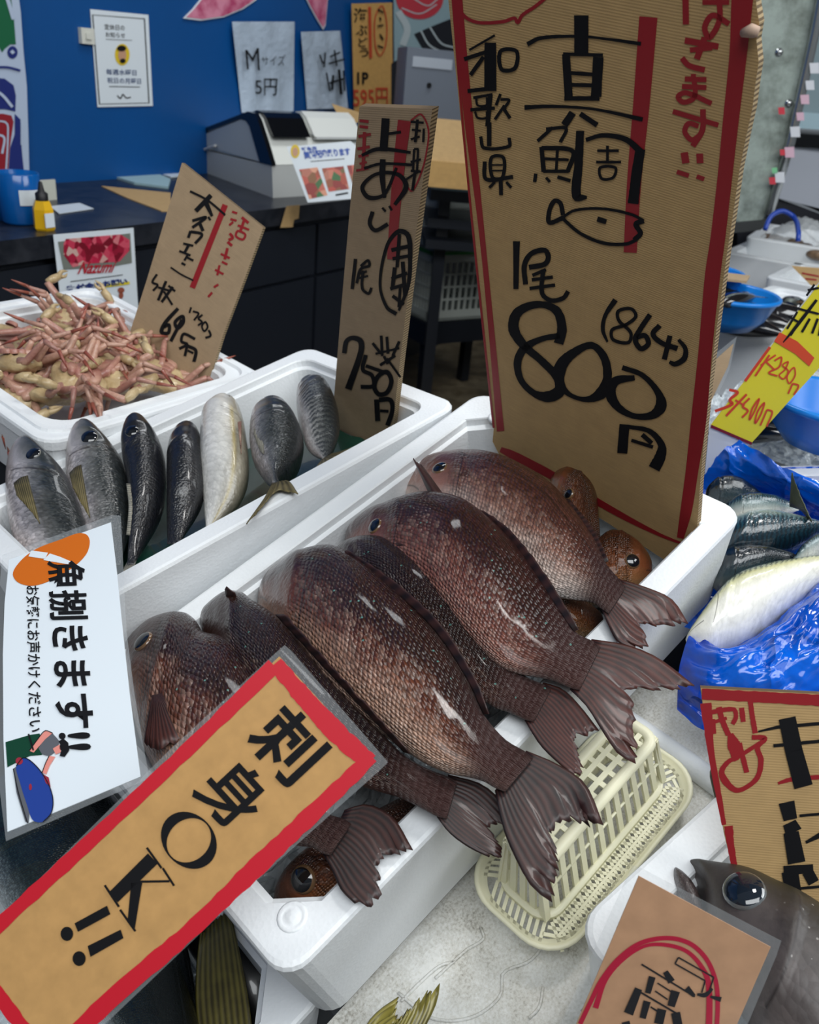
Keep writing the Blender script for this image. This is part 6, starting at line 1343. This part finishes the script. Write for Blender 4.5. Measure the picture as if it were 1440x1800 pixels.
# boxes and bowls behind on the right
ZR = .86
RZ = Fr(at((1330, 520), 1.5), unit(WALL_D), -WALL_N)
RZ = Fr(A3(RZ.o[0], RZ.o[1], ZR), RZ.x, RZ.y)
def rbox(c, W, D, H, yaw, label, z=0.0, **kw):
    """open foam box whose near-left rim corner is seen at photo point c"""
    p = on_plane(c, A3(0, 0, ZR + z), A3(0, 0, 1)); a = math.radians(yaw)
    fr = Fr(p, A3(math.cos(a), math.sin(a), 0), A3(-math.sin(a), math.cos(a), 0)); foam_box(fr, W, D, H, label=label, group='foam boxes at the back right', chamfer=False, **kw); return fr
F1 = rbox((1230, 548), .46, .46, .16, -36, 'white foam box carrying two blue bowls at the back right', t=.022)
F2 = rbox((1270, 442), .55, .40, .12, -30, 'empty white foam box behind the blue bowls', t=.03)
F3 = rbox((1346, 486), .60, .36, .13, -32, 'white foam box with a small cardboard card behind the yellow price card', t=.025)
F4 = rbox((1312, 416), .70, .42, .13, -26, 'white foam box of brown shells farthest back on the right', t=.03, z=.03)
BOWL = plain('blue_bowl_plastic', srgb(14, 120, 206), .3)
def bowl(p, R_, z, label):
    c = on_plane(p, A3(0, 0, ZR + z), A3(0, 0, 1)); r = empty('plastic_bowl', tuple(c), label, 'bowl', 'blue plastic bowls')
    m = MB(); m.lathe([(0, -R_ * .62), (R_ * .62, -R_ * .62), (R_ * .82, -R_ * .4), (R_ * .97, -.006), (R_ * 1.02, -.004), (R_ * 1.03, .001), (R_ * .99, .004), (R_ * .95, 0), (R_ * .80, -R_ * .38), (R_ * .6, -R_ * .58), (0, -R_ * .58)], 48); m.build('bowl_shell', BOWL, r, smooth=True); return c
b1 = bowl((1232, 476), .085, .085, 'blue bowl farther back, crossed by a strip of cardboard')
b2 = bowl((1276, 514), .098, .07, 'blue bowl holding shiny black fish, right edge of the big board')
b3 = bowl((1478, 706), .088, .075, 'blue bowl cut off by the right edge above the ice')
r = empty('cardboard_piece', Fr(b1, WALL_D, -WALL_N), 'strip of tan cardboard laid across the back blue bowl', 'cardboard'); QF = Fr(b1 + A3(0, 0, .006), A3(1, 0, 0), A3(0, 1, 0)); r.matrix_world = QF.mat(); slab(r, QF, [(1240, 478), (1318, 488), (1312, 498), (1240, 490)], .004, CARD2, 'strip', off=.004)
r = empty('price_card', F3, 'small tan cardboard card with red writing over the back foam box', 'price sign'); QF = sgn((1420, 475), 1.85, (-.1, .5, -.86), ((1392, 468), (1440, 473))); r.matrix_world = QF.mat(); slab(r, QF, [(1392, 468), (1470, 474), (1470, 500), (1426, 502)], .004, CARD, 'card'); ink(r, QF, [([(1410, 480), (1440, 486)], 3), ([(1416, 490), (1436, 492)], 3)], RED, 'red_lettering', .0006)
WETB = plain('wet_black_skin', srgb(24, 22, 24), .14, Coat_Weight=1.0); BRSH = crab_mat('brown_shell', srgb(84, 62, 44), srgb(150, 122, 94))
def lump(c, L_, w, h, yaw, mat, name, label, cat, group, pitch=0.0, tailf=True):
    r = bpy.data.objects.new(name, None); col.objects.link(r); r.matrix_world = Matrix.Translation(Vector(tuple(c))) @ Matrix.Rotation(yaw, 4, 'Z') @ Matrix.Rotation(pitch, 4, 'Y'); tag(r, label, cat, group)
    m = MB(); G = []
    for i in range(17):
        t = i / 16; k = max(.03, math.sin(math.pi * min(1, t * 1.02)) ** .6 * (1 - .55 * t)); G.append([((t - .5) * L_, w * k * math.cos(2 * math.pi * j / 14), h * k * math.sin(2 * math.pi * j / 14)) for j in range(14)])
    m.grid(G, None, 0, wrap=True); m.build('body', mat, r, smooth=True)
    if tailf: wfin(r, None, [A3(.44 * L_, .1 * w, 0), A3(.44 * L_, -.1 * w, 0)], [A3(.60 * L_, .8 * w, 0), A3(.54 * L_, 0, 0), A3(.60 * L_, -.8 * w, 0)], mat, 'tail_fin', 8, 3)
    return r
for i, (dx, dy, ya, lab) in enumerate(((-.02, -.03, .4, 'black shiny fish at the near side of the front blue bowl'), (.035, .0, 1.1, 'black shiny fish at the right side of the front blue bowl'), (-.03, .03, .2, 'black shiny fish at the back of the front blue bowl'), (.01, -.055, .8, 'black shiny fish lowest in the front blue bowl'))):
    lump(b2 + A3(dx, dy, -.012 + .004 * i), .13, .022, .018, ya, WETB, 'black_fish', lab, 'fish', 'black fish in the front blue bowl')
for i, (p, ya, lab) in enumerate((((1360, 552), .5, 'black wrapped fish in front of the blue bowl, nearest the yellow card'), ((1332, 566), .2, 'black wrapped fish under the right side of the front blue bowl'), ((1392, 540), .8, 'black wrapped fish touching the top of the yellow card'), ((1310, 572), .1, 'black wrapped fish right behind the foam box front wall'), ((1382, 556), .3, 'black wrapped fish lowest beside the yellow card edge'))):
    lump(on_plane(p, A3(0, 0, ZR + .002), A3(0, 0, 1)), .16, .036, .034, ya * 3 - .9, WETB, 'black_fish', lab, 'fish', 'black fish beside the blue bowls')
for i in range(12):
    p = (1362 + i * 9 + (i % 3) * 3, 420 + i * 2.6 + (i % 2) * 6)
    lump(on_plane(p, A3(0, 0, ZR + .01), A3(0, 0, 1)), .10, .03, .02, i * 1.3, BRSH, 'shellfish', 'brown shellfish lying in the farthest back foam box', 'shellfish', 'brown shellfish in the back box', 0, False)
r = sheet('plastic_wrap', Fr(F4.o, F4.x, F4.y), [[(.05, .02, .0), (.06, .1, .03), (.05, .2, .01)], [(.15, .02, .01), (.16, .1, .05), (.15, .2, .02)], [(.28, .02, .0), (.28, .1, .03), (.28, .2, .01)]], clear_mat('crumpled_clear', .5, (.75, .78, .8, 1), .2), 'crumpled clear plastic wrap on the farthest back foam box', 'plastic wrap', 24, .02, 9)
m = MB(); m.tube(cr([at(p, d) for p, d in (((1345, 404), 2.2), ((1356, 380), 2.2), ((1376, 371), 2.2), ((1396, 382), 2.2), ((1404, 410), 2.1), ((1403, 424), 2.1))], 40), .006, 10); tag(m.build('blue_hose', plain('blue_hose', srgb(20, 62, 160), .35), None, smooth=True), 'thick blue hose looping behind the back foam boxes', 'hose')
m = MB(); m.box((-.2, -.3, -.46), (2.0, 1.6, -.20)); o = m.build('table_top', STEEL, None); 
rt_ = empty('back_table', (1.0, 1.75, 0), 'low steel table under the foam boxes at the back right', 'table'); o.parent = rt_; o.data.transform(Matrix.Translation((0, 0, .86 + .0)))
for xx, yy in ((-.1, -.2), (1.9, -.2), (-.1, 1.5), (1.9, 1.5)): m = MB(); m.box((xx - .03, yy - .03, 0), (xx + .03, yy + .03, .41)); m.build('leg', STEEL, rt_)
rt_.location = (.55, 1.35, 0); bpy.data.objects['table_top'].scale = (1, 1, 1)
# the ice box with fish beyond the blue bag
IB = Fr(on_plane((1330, 800), A3(0, 0, .80), A3(0, 0, 1)), unit(SN.x * A3(1, 1, 0)), unit(SN.y * A3(1, 1, 0)))
ib = MB(); rg = np.random.RandomState(5); G = [[(-.05 + .5 * i / 40, -.30 + .42 * j / 40, .02 + .035 * rg.rand() * math.sin(math.pi * i / 40)) for j in range(41)] for i in range(41)]
ib.grid(G); o = ib.build('ice_bed', ICE); o.matrix_world = IB.mat(); tag(o, 'heap of crushed ice beyond the blue bag at the right', 'ice', kind='stuff')
for i, (p, z, ya, lab) in enumerate((((1352, 742), .865, .3, 'black silver fish just right of the yellow card foot'), ((1400, 716), .875, .5, 'black silver fish lying on the ice under the right blue bowl'), ((1330, 762), .855, .2, 'black silver fish nearest the blue bag top edge'), ((1424, 745), .86, -.2, 'dark fish at the right edge of the ice heap'))):
    lump(on_plane(p, A3(0, 0, z), A3(0, 0, 1)), .15, .022, .018, ya, WETB, 'black_fish', lab, 'fish', 'black fish on the ice at the right')
foam_box(Fr(on_plane((1290, 905), A3(0, 0, .77), A3(0, 0, 1)) , unit(A3(.8, -.6, 0)), unit(A3(.6, .8, 0))), .45, .34, .12, .022, label='white foam box of ice and black fish beyond the blue bag', group='foam boxes at the back right', chamfer=False)
